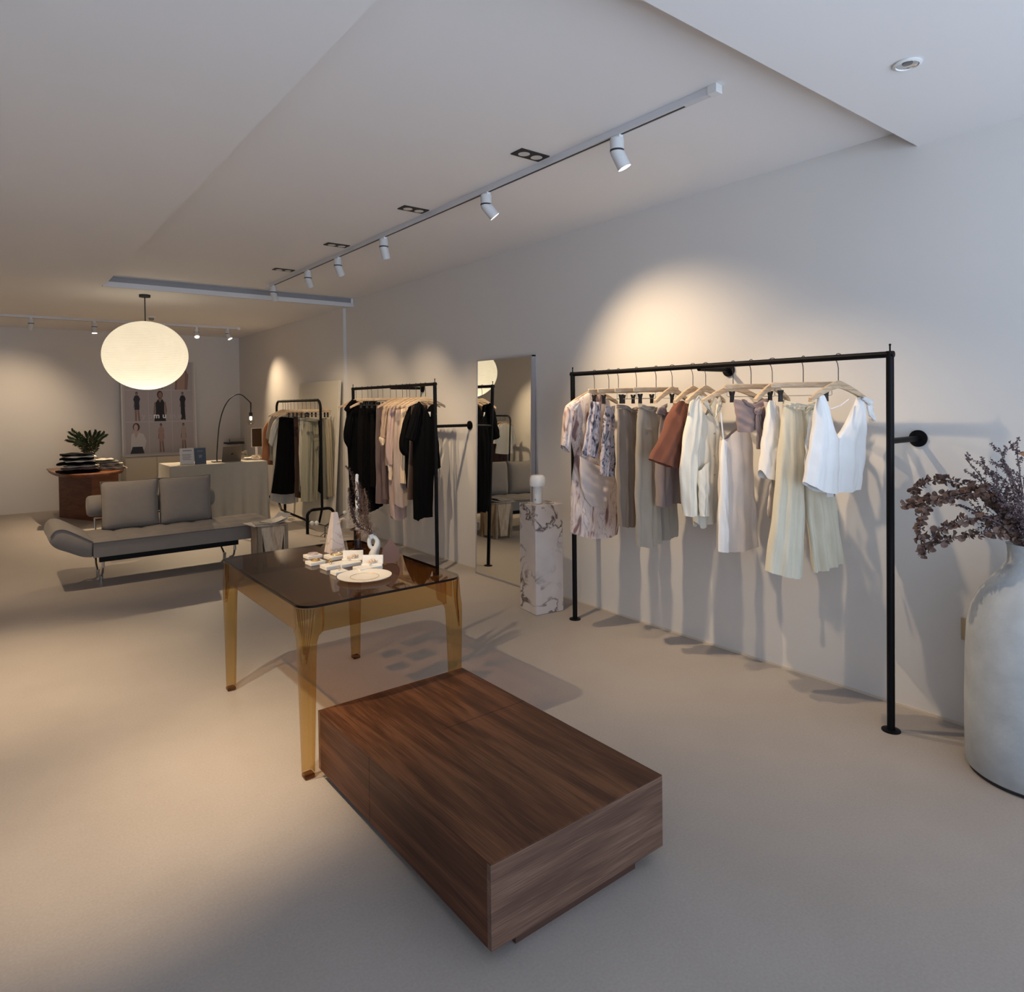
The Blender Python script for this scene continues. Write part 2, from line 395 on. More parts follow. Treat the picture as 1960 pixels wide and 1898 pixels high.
# three more spots on the left-hand ceiling, outside the frame, light the floor and the table
track(-.12, 1.2, -.12, 8.2, ZL, 'white ceiling track above the left side of the shop floor')
GL = 'spotlights on the left ceiling track'
spot((-.12, 3.1, ZL-.034), (1.3, 3.35, .4), 120, 58, 'white track spotlight aimed at the smoked table', GL, rad=.015)
spot((-.12, 4.6, ZL-.034), (-.05, 5.0, 0), 190, 58, 'white track spotlight over the open floor left of the sofa', GL, rad=.02)
spot((-.12, 6.6, ZL-.034), (.6, 7.9, .2), 70, 76, 'white track spotlight aimed at the sofa', GL, rad=.02)
spot((-.12, 1.9, ZL-.034), (.42, 3.2, .0), 190, 46, 'white track spotlight over the near floor', GL, rad=.02)
# twin recessed downlights
M_cup = plain('reflector_cup', (.7, .68, .65), .3, .3)
dl = None
for i, (x, y) in enumerate(((2.43, 2.904), (2.425, 4.189), (2.42, 5.491), (2.415, 6.78))):
    lb = ['twin black recessed downlight nearest the viewer', 'twin black recessed downlight, second from the viewer', 'twin black recessed downlight, third from the viewer', 'twin black recessed downlight farthest from the viewer'][i]
    if dl is None:
        dl = thing('recessed_downlight', lb, 'downlight', (x, y, ZR), 'twin black recessed downlights')
        mb = MB(); mb.box((x-.10, y-.05, ZR-.006), (x+.10, y+.05, ZR-.0005)); f = mb.build('frame', M_blackm, dl)
        cups = []
        for s in (-1, 1):
            mb = MB(); mb.lathe((x+s*.045, y, ZR), [(.033, -.0075), (.030, -.0085), (.022, -.0072), (.0, -.0065)], 24); cups.append(mb.build('reflector', M_cup, dl, smooth=True))
        first = dl; base = Vector((x, y, ZR)); kids = [f]+cups
    else:
        r = first.copy(); COL.objects.link(r); r.location = (x, y, ZR); r['label'] = lb
        for k in kids:
            c = k.copy(); COL.objects.link(c); c.parent = r; c.matrix_parent_inverse = k.matrix_parent_inverse.copy()
t = thing('round_downlight', 'small round recessed downlight in the near ceiling', 'downlight', (2.824, 1.121, ZL))
mb = MB(); mb.lathe((2.824, 1.121, ZL), [(.048, -.001), (.050, -.006), (.040, -.010), (.038, -.004)], 36); mb.build('rim', M_white, t, smooth=True)
mb = MB(); mb.lathe((2.824, 1.121, ZL), [(.037, -.006), (.030, -.003), (.018, -.0015)], 36); mb.build('reflector', M_chrome, t, smooth=True)
mb = MB(); mb.lathe((2.824, 1.121, ZL), [(.018, -.003), (.0, -.005)], 24); mb.build('bulb', plain('bulb_off', (.15, .14, .13), .3), t, smooth=True)
t = thing('smoke_detector', 'small ceiling detector beside the paper lantern cord', 'smoke detector', (1.866, 10.5, ZL))
mb = MB(); mb.lathe((1.866, 10.5, ZL), [(.055, -.0005), (.055, -.012), (.045, -.02)], 24); mb.build('base', M_white, t, smooth=True)
mb = MB(); mb.lathe((1.866, 10.5, ZL), [(.038, -.02), (.030, -.05), (.0, -.052)], 20); mb.build('sensor', plain('detector_grey', (.22, .2, .18), .6), t, smooth=True)

# ---- paper lantern
LC = Vector((1.455, 8.54, 2.205)); LRx, LRz = .435, .385
t = thing('paper_lantern', 'large round glowing white paper lantern hanging on a black cord', 'pendant lamp', (LC.x, LC.y, ZL))
mb = MB(); mb.cyl((LC.x, LC.y, ZL-.028), (LC.x, LC.y, ZL-.0005), .058, n=32); mb.build('ceiling_rose', M_blackm, t, smooth=True)
mb = MB(); mb.cyl((LC.x, LC.y, LC.z-.05), (LC.x, LC.y, ZL-.02), .006, n=10); mb.build('cord', M_blackm, t)
mb = MB()
nr = 46; prof = []
for i in range(nr*4+1):
    a = -pi/2*.975+pi*.975*i/(nr*4); rr = LRx*cos(a)*(1+.006*abs(sin(pi*i/4))); prof.append((rr, LRz*sin(a)))
mb.lathe(LC, prof, 72)
def paper():
    m, N, L, b = newmat('lantern_paper'); out = N['Material Output']; N.remove(b)
    tc = N.new('ShaderNodeTexCoord'); sp = N.new('ShaderNodeSeparateXYZ'); L.new(tc.outputs['Object'], sp.inputs[0])
    w = N.new('ShaderNodeMath'); w.operation = 'MULTIPLY'; w.inputs[1].default_value = 2*pi/.0178; L.new(sp.outputs['Z'], w.inputs[0])
    s = N.new('ShaderNodeMath'); s.operation = 'SINE'; L.new(w.outputs[0], s.inputs[0])
    r = N.new('ShaderNodeMapRange'); r.inputs['From Min'].default_value = .78; r.inputs['From Max'].default_value = 1.; r.inputs['To Min'].default_value = 1.; r.inputs['To Max'].default_value = .66
    L.new(s.outputs[0], r.inputs['Value'])
    n = N.new('ShaderNodeTexNoise'); n.inputs['Scale'].default_value = 9; L.new(tc.outputs['Object'], n.inputs['Vector'])
    mr = N.new('ShaderNodeMapRange'); mr.inputs['To Min'].default_value = .92; mr.inputs['To Max'].default_value = 1.06; L.new(n.outputs['Fac'], mr.inputs['Value'])
    mu = N.new('ShaderNodeMath'); mu.operation = 'MULTIPLY'; L.new(r.outputs[0], mu.inputs[0]); L.new(mr.outputs[0], mu.inputs[1])
    mc = N.new('ShaderNodeMix'); mc.data_type = 'RGBA'; mc.blend_type = 'MULTIPLY'; mc.inputs['Factor'].default_value = 1.
    mc.inputs['A'].default_value = (.74, .71, .66, 1); L.new(mu.outputs[0], mc.inputs['B'])
    tr = N.new('ShaderNodeBsdfTranslucent'); L.new(mc.outputs['Result'], tr.inputs['Color'])
    em = N.new('ShaderNodeEmission'); em.inputs['Strength'].default_value = .38
    mc2 = N.new('ShaderNodeMix'); mc2.data_type = 'RGBA'; mc2.blend_type = 'MULTIPLY'; mc2.inputs['Factor'].default_value = 1.
    mc2.inputs['A'].default_value = (1., .86, .62, 1); L.new(mu.outputs[0], mc2.inputs['B']); L.new(mc2.outputs['Result'], em.inputs['Color'])
    ad = N.new('ShaderNodeAddShader'); L.new(tr.outputs[0], ad.inputs[0]); L.new(em.outputs[0], ad.inputs[1])
    L.new(ad.outputs[0], out.inputs[0]); return m
mb.build('paper_shade', paper(), t, smooth=True, angle=0)
mb = MB(); mb.cyl((LC.x, LC.y, LC.z-.12), (LC.x, LC.y, LC.z-.04), .03, n=16); mb.build('bulb_holder', M_white, t)
l = bpy.data.lights.new('bulb', 'POINT'); l.energy = 3.0; l.color = (1, .86, .64); l.shadow_soft_size = .06
o = bpy.data.objects.new('bulb', l); COL.objects.link(o); o.parent = t; o.matrix_parent_inverse = Matrix.Translation(-Vector((LC.x, LC.y, ZL))); o.location = (LC.x, LC.y, LC.z-.16)

# ================================================================== CLOTHES: helpers
def sample(pts, n):
    P = [Vector((p[0], p[1])) for p in pts]
    if len(P) > 2: P = [Vector((q.x, q.y)) for q in crom([(p.x, p.y, 0) for p in P], 6)]
    d = [0.]
    for a, b in zip(P, P[1:]): d.append(d[-1]+(b-a).length)
    out = []; j = 0
    for i in range(n+1):
        s = d[-1]*i/n
        while j < len(d)-2 and d[j+1] < s: j += 1
        f = 0 if d[j+1] == d[j] else (s-d[j])/(d[j+1]-d[j])
        out.append(P[j].lerp(P[j+1], f))
    return out
def cloth_mesh(name, mapf, nrm, L, R, T=(), B=(), nu=20, nv=34, puff=.03, fold=.008, nf=4., off=0., seed=0, flare=1., top=.35, crink=.0055, maxx=None, minx=None, nft=None):
    """hollow two-layer cloth stretched between four outline curves; nrm points at the viewer side"""
    rnd = random.Random(seed*7+3)
    ph = rnd.random()*6.28; ph2 = rnd.random()*6.28; ph3 = rnd.random()*6.28; sk = rnd.uniform(-.5, .5)
    l = sample(L, nv); r = sample(R, nv)
    t = sample([L[0]]+list(T)+[R[0]], nu); b = sample([L[-1]]+list(B)+[R[-1]], nu)
    P00, P10, P01, P11 = l[0], r[0], l[-1], r[-1]
    me = bpy.data.meshes.new(name); vs = []; fs = []
    def disp(s, v):
        g = (.25+.75*v**1.1)*flare
        w = s+sk*.12*v
        a = fold*g*(sin(2*pi*nf*w+ph)+.45*sin(2*pi*nf*2.3*w+ph2+v*1.5))
        c = crink*(sin(9*v+5*s+ph3)*sin(13*s-4*v+ph)+.6*sin(23*v-11*s+ph2))
        return a+c
    for side in (1, -1):
        for j in range(nv+1):
            v = j/nv
            for i in range(nu+1):
                s = i/nu
                c = (1-s)*l[j]+s*r[j]+(1-v)*t[i]+v*b[i]-((1-s)*(1-v)*P00+s*(1-v)*P10+(1-s)*v*P01+s*v*P11)
                e = max(0., 1-(2*s-1)**2)**.5
                pf = puff*e*(top+(1-top)*min(1, v*3.5)**.7)
                d = off+disp(s, v)+side*pf
                p = mapf(c.x, c.y)+nrm*d
                if maxx is not None and p.x > maxx: p.x = maxx-.002*(1-side)
                if minx is not None and p.x < minx: p.x = minx
                vs.append(p)
    W = nu+1; H = nv+1; O = W*H
    for j in range(nv):
        for i in range(nu):
            a = j*W+i
            fs.append((a, a+W, a+W+1, a+1)); a += O; fs.append((a, a+1, a+W+1, a+W))
    me.from_pydata(vs, [], fs)
    bm = bmesh.new(); bm.from_mesh(me)
    bmesh.ops.remove_doubles(bm, verts=bm.verts, dist=.0004)
    bmesh.ops.dissolve_degenerate(bm, dist=1e-5, edges=bm.edges)
    bmesh.ops.recalc_face_normals(bm, faces=bm.faces); bm.to_mesh(me); bm.free()
    for p in me.polygons: p.use_smooth = True
    return me
class Hang:
    """where something hangs: point on the rail and the compass direction of the hanger"""
    def __init__(s, x, y, zr, deg):
        s.P = Vector((x, y, zr)); a = radians(deg); s.deg = deg
        s.u = Vector((cos(a), sin(a), 0)); s.n = Vector((sin(a), -cos(a), 0))
        if s.n.dot(EYE-s.P) < 0: s.n = -s.n
    def px(s, u, v): return onplane(u, v, s.P, s.n)
def garment(h, name, label, cat, group, parts, mx=3.765):
    """parts: list of (part name, material, kwargs for cloth_mesh)"""
    if len(parts) == 1:
        _, mat, kw = parts[0]
        o = link(name, cloth_mesh(name, h.px, h.n, maxx=mx, **kw), mat); return tag(o, label, cat, group)
    t = thing(name, label, cat, (h.P.x, h.P.y, h.P.z), group)
    for pn, mat, kw in parts:
        link(pn, cloth_mesh(pn, h.px, h.n, maxx=mx, **kw), mat, t)
    return t

# ---- hangers
def shirt_hanger_parts():
    mb = MB(); z0 = -.118
    n = 18; P = []
    for i in range(n+1):
        s = -1+2*i/n; x = .205*s; z = z0-.018-.078*abs(s)**1.35
        h = .020*(1-.45*abs(s)); P.append((x, z, h, .007+.006*abs(s)))
    rings = []
    for x, z, h, w in P:
        rings.append([mb.bm.verts.new(q) for q in ((x, -w, z-h), (x, w, z-h), (x, w*.8, z+h), (x, -w*.8, z+h))])
    for A, B in zip(rings, rings[1:]):
        for k in range(4): mb.bm.faces.new((A[k], A[(k+1) % 4], B[(k+1) % 4], B[k]))
    mb.bm.faces.new(rings[0][::-1]); mb.bm.faces.new(rings[-1])
    return mb
def hook_mb(zb=-.12):
    mb = MB(); R = .0205
    pts = [(0, 0, zb), (0, 0, -.055), (.004, 0, -.042)]
    pts = [Vector(p) for p in pts]
    pts += arc((0, 0, 0), R, -1.1, 3.9, 16, (0, 1, 0), (0, 0, 1))
    pts[2] = Vector((0, .004, -.032))
    mb.tube(pts, .0022, 6); return mb
HB = {}
def make_hanger(kind, h, label, group, deg=None):
    name = 'clothes_hanger' if kind == 'shirt' else 'clip_hanger'
    if kind not in HB:
        t = thing(name, label, 'hanger', (0, 0, 0), group)
        k = []
        if kind == 'shirt':
            k.append(shirt_hanger_parts().build('shoulder_bar', M_hang, t, bevel=.003))
        else:
            mb = MB(); mb.box((-.175, -.007, -.148), (.175, .007, -.118)); k.append(mb.build('bar', M_hang, t, bevel=.006, seg=3))
            mb = MB(); mb.tube([(-.155, 0, -.145), (-.158, 0, -.185), (-.15, 0, -.190), (.15, 0, -.190), (.158, 0, -.185), (.155, 0, -.145)], .0018, 6)
            k.append(mb.build('clip_rod', M_steel, t))
            for s in (-1, 1):
                mb = MB()
                for q in (-1, 1):
                    mb.prism([(s*.125-.011, q*.003, -.222), (s*.125+.011, q*.003, -.222), (s*.125+.009, q*.004, -.188), (s*.125+.009, q*.016, -.160), (s*.125-.009, q*.016, -.160), (s*.125-.009, q*.004, -.188)], (0, q*.003, 0))
                mb.cyl((s*.125-.012, 0, -.190), (s*.125+.012, 0, -.190), .005, n=8)
                k.append(mb.build('clip', M_blackm, t))
        k.append(hook_mb().build('hook', M_blackm, t, smooth=True))
        HB[kind] = (t, k); r = t
    else:
        t, k = HB[kind]; r = t.copy(); COL.objects.link(r)
        for o in k:
            c = o.copy(); COL.objects.link(c); c.parent = r
    r.location = (h.P.x, h.P.y, h.P.z); r.rotation_euler = (0, 0, math.atan2(h.u.y, h.u.x) if deg is None else radians(deg)); r['label'] = label; r['group'] = group
    return r

# ---- wall-braced racks
def wall_rack(y0, y1, x, ztop, label, r=.0175):
    t = thing('clothes_rack', label, 'clothes rack', (x, y0, 0))
    for y in (y0, y1):
        mb = MB(); mb.cyl((x, y, .004), (x, y, ztop), r, n=24); p = mb.build('post', M_black, t, smooth=True)
        mb = MB(); mb.lathe((x, y, 0), [(.0, .0005), (.042, .0005), (.042, .006), (.020, .010)], 28); mb.build('floor_flange', M_black, p, smooth=True)
        mb = MB(); mb.cyl((x, y, ztop), (x, y, ztop+.03), .004, n=8); mb.sph((x, y, ztop+.03), .006, n=8); mb.build('end_bolt', M_black, p)
    mb = MB(); mb.cyl((x, y0-r, ztop-.016), (x, y1+r, ztop-.016), .0155, n=24); mb.build('rail', M_black, t, smooth=True)
    for (ya, za) in ((y0, 1.405), (y1, 1.405), (y0+(y1-y0)*.5, ztop-.03)):
        mb = MB(); mb.cyl((x+.012, ya, za), (WX-.004, ya, za), .0145, n=18); b = mb.build('wall_brace', M_black, t, smooth=True)
        mb = MB(); mb.cyl((WX-.011, ya, za), (WX-.0005, ya, za), .043, n=28); mb.build('wall_flange', M_black, b, smooth=True)
    return t
wall_rack(1.452, 3.668, 3.455, 1.838, 'long black wall-braced clothes rack with cream and earth-toned clothes')
wall_rack(5.482, 7.275, 3.38, 1.822, 'black wall-braced clothes rack with mostly black clothes')

# fabrics
F_dress = printed('pink_brush_print', [(.36, (.22, .13, .12)), (.405, (.46, .33, .30)), (.44, (.62, .48, .41)), (.50, (.68, .58, .53)), (.55, (.62, .52, .49)), (.575, (.42, .32, .31)), (.60, (.68, .60, .56))], 16, (1, 1, .28), 1.2, (.7, .5, .2))
F_drape = fabric('pale_pink_satin', (.60, .51, .47), .5)
F_print = printed('grey_blue_brush_print', [(.34, (.05, .05, .07)), (.42, (.26, .23, .26)), (.48, (.52, .45, .46)), (.56, (.62, .56, .58)), (.64, (.38, .27, .25))], 14, (1, 1, .45), 2.5)
F_print2 = printed('blue_streak_print', [(.34, (.04, .045, .07)), (.42, (.17, .17, .21)), (.48, (.50, .44, .45)), (.56, (.60, .54, .56)), (.64, (.34, .22, .20))], 16, (1, 1, .5), 2.8, (.3, .2, 1.2))
F_taupe = fabric('taupe_wool', (.235, .185, .15))
F_greige = fabric('greige_twill', (.33, .295, .25))
F_lilac = fabric('lilac_grey', (.255, .205, .20))
F_rust = fabric('rust_linen', (.175, .062, .036))
F_cream = fabric('cream_cotton', (.80, .76, .66), .85)
F_nude = fabric('nude_cotton', (.66, .58, .53))
F_whitec = fabric('white_cotton', (.84, .83, .82), .85)
F_mauve = fabric('mauve_linen', (.30, .23, .225))
F_ecru = fabric('ecru_linen', (.70, .65, .52), .9)
F_blackc = fabric('black_crepe', (.0035, .0035, .004), .9, 0, .3, 300, 0)
F_black2 = fabric('black_wool', (.006, .0055, .006), .9, 0, .5, 300, 0)
F_plum = fabric('dusty_plum', (.15, .105, .105))
F_beige = fabric('beige_silk', (.44, .32, .235), .6)
F_blush = fabric('blush_silk', (.46, .33, .29), .6)
F_tan = fabric('tan_silk', (.42, .33, .28), .55)
F_peach = fabric('peach_cotton', (.70, .55, .41))
F_brown = fabric('dark_brown', (.05, .026, .02))
F_orange = fabric('orange_linen', (.30, .125, .055))
F_stone = fabric('stone_grey', (.25, .21, .17))
F_offw = fabric('off_white_knit', (.50, .47, .41))
F_sage = fabric('sage_twill', (.30, .28, .205))
F_sage2 = fabric('grey_green_twill', (.17, .165, .13))
F_khaki = fabric('khaki_cotton', (.32, .27, .19))
M_button = plain('shell_button', (.45, .40, .33), .4)

# ------------------------------------------------------------------ rack 1 (near)
X1, Z1 = 3.455, 1.838-.016
def H1(u, deg=-10): return Hang(X1, onx(u, 700, X1).y, Z1, deg)
G1 = 'clothes on the long rack by the right wall'; GH1 = 'wooden hangers on the long rack'
h = H1(1137.6, -8); make_hanger('shirt', h, 'wooden hanger inside the pink printed wrap dress, first on the long rack', GH1)
garment(h, 'wrap_dress', 'short-sleeved pink brush-print wrap dress at the left end of the long rack', 'dress', G1, [
    ('bodice', F_dress, dict(L=[(1128, 748), (1108, 759), (1096, 772), (1092, 800), (1092, 838), (1098, 862), (1100, 876)], R=[(1150, 752), (1164, 764), (1170, 790), (1172, 830), (1170, 860), (1172, 895)], T=[(1138, 756)], B=[(1135, 888)], puff=.045, fold=.006, nf=3, seed=1)),
    ('skirt', F_dress, dict(L=[(1100, 870), (1095, 913), (1093, 950), (1092, 976), (1091, 1018)], R=[(1174, 880), (1178, 915), (1182, 945), (1184, 980), (1184, 1021)], B=[(1112, 1026), (1144, 1028)], puff=.06, fold=.006, nf=2.5, seed=2, top=.8)),
    ('draped_panel', F_drape, dict(L=[(1101, 872), (1100, 905), (1106, 945), (1121, 968)], R=[(1166, 900), (1168, 918), (1166, 930), (1158, 944)], T=[(1130, 888)], B=[(1140, 962)], puff=.012, off=.062, fold=.007, nf=2, seed=3, nv=20)),
    ('sleeve', F_dress, dict(L=[(1104, 763), (1086, 772), (1079, 784), (1076, 815), (1073, 851)], R=[(1110, 772), (1100, 790), (1095, 815), (1091, 838), (1088, 866)], B=[(1080, 860)], puff=.035, off=.01, fold=.005, nf=2, seed=4, nu=12, nv=18)),
    ('sleeve', F_dress, dict(L=[(1157, 765), (1164, 790), (1166, 830)], R=[(1163, 768), (1172, 800), (1173, 840)], puff=.035, off=-.05, fold=.004, nf=2, seed=5, nu=8, nv=14))])
h = H1(1165, -10); make_hanger('clip', h, 'clip hanger holding the grey printed scarf top, second on the long rack', GH1)
garment(h, 'printed_camisole', 'grey and pink printed top clipped in front of the wrap dress', 'camisole', G1, [('body', F_print, dict(L=[(1127, 767), (1122, 800), (1116, 835), (1109, 871)], R=[(1147, 768), (1145, 800), (1142, 840), (1140, 878)], T=[(1137, 769)], B=[(1125, 872)], puff=.02, fold=.012, nf=3, seed=6, off=.02))])
h = H1(1183.5, -10); make_hanger('clip', h, 'clip hanger holding the blue-streaked skirt, third on the long rack', GH1)
garment(h, 'printed_skirt', 'narrow blue-streaked printed skirt beside the pink wrap dress', 'skirt', G1, [('body', F_print2, dict(L=[(1158, 772), (1154, 810), (1150, 850), (1147, 908)], R=[(1177, 776), (1177, 820), (1178, 870), (1177, 911)], T=[(1168, 778)], B=[(1160, 911)], puff=.02, fold=.010, nf=3, seed=7))])
h = H1(1218, -12); make_hanger('clip', h, 'clip hanger holding the taupe skirt, fourth on the long rack', GH1)
garment(h, 'taupe_skirt', 'dark taupe pleated skirt on a clip hanger', 'skirt', G1, [
    ('body', F_taupe, dict(L=[(1181, 778), (1180, 830), (1180, 900), (1181, 960), (1183, 1006)], R=[(1219, 786), (1221, 850), (1220, 930), (1216, 1004)], T=[(1195, 784), (1208, 790)], B=[(1200, 1008)], puff=.035, fold=.016, nf=3.2, seed=8, flare=1.1)),
    ('waistband', F_taupe, dict(L=[(1180, 774), (1181, 783)], R=[(1220, 778), (1220, 789)], T=[(1195, 776), (1208, 784)], B=[(1195, 784), (1208, 793)], puff=.038, fold=.002, nv=6, seed=9, top=1.))])
h = H1(1255.6, -14); make_hanger('clip', h, 'clip hanger holding the greige trousers, fifth on the long rack', GH1)
garment(h, 'greige_trousers', 'long greige wide-leg trousers on a clip hanger', 'trousers', G1, [
    ('leg', F_greige, dict(L=[(1223, 776), (1219, 820), (1216, 880), (1215, 960), (1217, 1044)], R=[(1253, 778), (1259, 830), (1263, 890), (1264, 970), (1264, 1039)], B=[(1236, 1046), (1250, 1041)], puff=.04, fold=.010, nf=2.2, seed=10)),
    ('leg', F_greige, dict(L=[(1242, 782), (1250, 850), (1258, 930), (1266, 1038)], R=[(1284, 800), (1297, 860), (1304, 940), (1307, 1026)], B=[(1290, 1031)], puff=.035, fold=.010, nf=2.2, seed=11, off=-.05)),
    ('waistband', F_greige, dict(L=[(1223, 771), (1222, 780)], R=[(1257, 779), (1258, 788)], T=[(1238, 779)], B=[(1238, 787)], puff=.042, fold=.001, nv=6, seed=12, top=1.)),
    ('pocket_flap', F_greige, dict(L=[(1226, 818), (1227, 822)], R=[(1243, 819), (1242, 824)], puff=.004, off=.045, fold=0, crink=0, nv=4, nu=8, seed=13))])
h = H1(1286.4, -16); make_hanger('shirt', h, 'wooden hanger above the lilac-grey top, sixth on the long rack', GH1, 8)
garment(h, 'lilac_top', 'lilac-grey top hanging behind the rust blouse', 'top', G1, [
    ('body', F_lilac, dict(L=[(1266, 790), (1262, 830), (1256, 890), (1258, 968)], R=[(1302, 786), (1305, 850), (1305, 910), (1303, 964)], B=[(1270, 970), (1288, 962)], puff=.035, fold=.012, nf=3.5, seed=14)),
    ('shoulder_knot', F_lilac, dict(L=[(1266, 776), (1256, 782), (1254, 790), (1262, 795)], R=[(1274, 772), (1272, 780), (1272, 790), (1268, 795)], puff=.02, fold=.004, nv=12, nu=10, seed=15, off=.02))])
h = H1(1326, -14); make_hanger('shirt', h, 'wooden hanger above the rust blouse, seventh on the long rack', GH1, 6)
garment(h, 'rust_blouse', 'rust brown linen blouse with wide elbow sleeve', 'blouse', G1, [
    ('body', F_rust, dict(L=[(1292, 769), (1296, 820), (1296, 888)], R=[(1336, 772), (1342, 820), (1340, 888)], T=[(1300, 767), (1316, 772)], puff=.03, fold=.008, nf=3, seed=16, off=-.02)),
    ('sleeve', F_rust, dict(L=[(1292, 768), (1277, 790), (1262, 830), (1238, 877)], R=[(1310, 776), (1311, 810), (1300, 850), (1294, 895)], B=[(1262, 887), (1282, 894)], T=[(1301, 767)], puff=.045, off=.02, fold=.007, nf=1.6, seed=17))])
h = H1(1350.5, -16); make_hanger('shirt', h, 'wooden hanger inside the cream shirt, eighth on the long rack', GH1, 4)
t = garment(h, 'cream_shirt', 'cream long-sleeved button shirt in the middle of the long rack', 'shirt', G1, [
    ('body', F_cream, dict(L=[(1327, 760), (1326, 830), (1326, 900), (1326, 960), (1330, 998)], R=[(1367, 758), (1374, 775), (1375, 850), (1375, 930), (1372, 996)], T=[(1345, 790), (1352, 792)], B=[(1338, 1010), (1350, 1001)], puff=.04, fold=.010, nf=4, seed=18)),
    ('sleeve', F_cream, dict(L=[(1328, 757), (1315, 768), (1308, 800), (1300, 850), (1295, 905), (1303, 985)], R=[(1334, 766), (1336, 810), (1330, 860), (1326, 920), (1325, 984)], B=[(1312, 986)], T=[(1331, 757)], puff=.03, off=.035, fold=.008, nf=1.8, seed=19)),
    ('sleeve', F_cream, dict(L=[(1322, 900), (1323, 940), (1325, 984)], R=[(1343, 880), (1343, 930), (1341, 984)], puff=.02, off=.07, fold=.006, nf=1.5, seed=20, nu=10, nv=16)),
    ('collar', F_cream, dict(L=[(1328, 757), (1330, 764), (1344, 782)], R=[(1340, 758), (1346, 770), (1357, 800)], puff=.006, off=.05, fold=.002, seed=21, nu=8, nv=12)),
    ('collar', F_cream, dict(L=[(1366, 757), (1362, 775), (1358, 801)], R=[(1372, 772), (1370, 780), (1366, 786)], puff=.006, off=.05, fold=.002, seed=22, nu=8, nv=12))])
mb = MB()
for y in (829, 871, 907):
    p = h.px(1358, y)+h.n*.049; mb.cyl(p-h.n*.003, p, .006, n=10)
mb.build('button', M_button, t)
h = H1(1403, -22); make_hanger('shirt', h, 'natural wooden hanger above the strappy nude dress, ninth on the long rack', GH1)
garment(h, 'strap_dress', 'nude and white thin-strapped dress right of the cream shirt', 'dress', G1, [
    ('body', F_nude, dict(L=[(1377, 842), (1376, 880), (1374, 930), (1372, 990), (1371, 1052)], R=[(1436, 818), (1440, 860), (1442, 930), (1446, 990), (1449, 1043)], T=[(1392, 838), (1405, 824), (1420, 812)], B=[(1395, 1054), (1422, 1050)], puff=.05, fold=.007, nf=2.2, seed=23)),
    ('side_panel', F_whitec, dict(L=[(1376, 840), (1373, 880), (1372, 930), (1369, 990), (1368, 1053)], R=[(1384, 845), (1385, 900), (1388, 960), (1390, 1054)], puff=.02, off=.035, fold=.004, nf=1, seed=24, nu=8)),
    ('strap', F_whitec, dict(L=[(1373, 790), (1375, 815), (1378, 841)], R=[(1377, 790), (1378, 815), (1381, 841)], puff=.003, off=.03, fold=0, crink=0, seed=25, nu=4, nv=10)),
    ('strap', F_whitec, dict(L=[(1380, 788), (1381, 815), (1383, 841)], R=[(1382, 788), (1383, 815), (1386, 841)], puff=.003, off=.0, fold=0, crink=0, seed=26, nu=4, nv=10))])
h = H1(1437.5, -22); make_hanger('clip', h, 'clip hanger holding the mauve tie-front top, tenth on the long rack', GH1)
garment(h, 'tie_top', 'mauve linen bandeau top with knotted ties', 'top', G1, [
    ('body', F_mauve, dict(L=[(1400, 764), (1403, 790), (1408, 825)], R=[(1466, 762), (1464, 790), (1456, 822)], T=[(1415, 766), (1437, 772), (1450, 766)], B=[(1425, 827), (1440, 820)], puff=.035, fold=.002, nf=2, seed=27, off=.02, crink=.004)),
    ('fold_panel', F_mauve, dict(L=[(1407, 764), (1418, 775), (1432, 783)], R=[(1413, 764), (1424, 772), (1438, 780)], B=[], puff=.008, off=.056, fold=.002, seed=28, nu=8, nv=12)),
    ('fold_panel', F_mauve, dict(L=[(1464, 764), (1452, 775), (1436, 786)], R=[(1465, 776), (1455, 786), (1440, 792)], puff=.008, off=.056, fold=.002, seed=29, nu=8, nv=12)),
    ('tie', F_mauve, dict(L=[(1434, 784), (1431, 805), (1433, 830), (1433, 858)], R=[(1441, 786), (1442, 810), (1444, 835), (1443, 858)], puff=.006, off=.068, fold=.004, nf=1, seed=30, nu=8, nv=18)),
    ('tie', F_mauve, dict(L=[(1441, 784), (1450, 810), (1454, 850)], R=[(1449, 782), (1458, 805), (1461, 845)], puff=.006, off=.060, fold=.004, nf=1, seed=31, nu=8, nv=14)),
    ('knot', F_mauve, dict(L=[(1431, 780), (1429, 787), (1432, 793)], R=[(1444, 779), (1446, 786), (1443, 792)], puff=.018, off=.066, fold=.002, seed=32, nu=8, nv=8))])
h = H1(1478, -22); make_hanger('shirt', h, 'wooden hanger above the white blouse, eleventh on the long rack', GH1, 6)
garment(h, 'white_blouse', 'white short-sleeved blouse with sheer back beside the ecru trousers', 'blouse', G1, [
    ('sleeve', F_whitec, dict(L=[(1467, 766), (1462, 790), (1456, 835), (1449, 898)], R=[(1476, 768), (1483, 800), (1486, 840), (1482, 908)], B=[(1454, 912), (1470, 916)], puff=.04, fold=.004, nf=1.5, seed=33, off=.03)),
    ('back', F_nude, dict(L=[(1470, 768), (1474, 830), (1472, 900)], R=[(1498, 778), (1500, 830), (1499, 905)], puff=.03, fold=.006, nf=3, seed=34, off=-.03)),
    ('hem_ribbon', F_nude, dict(L=[(1477, 912), (1472, 945), (1469, 975), (1471, 990)], R=[(1485, 912), (1483, 945), (1479, 975), (1477, 992)], puff=.004, fold=.004, seed=35, nu=6, nv=14))])
h = H1(1537.4, -34); make_hanger('clip', h, 'clip hanger holding the ecru wide-leg trousers, second from the right on the long rack', GH1)
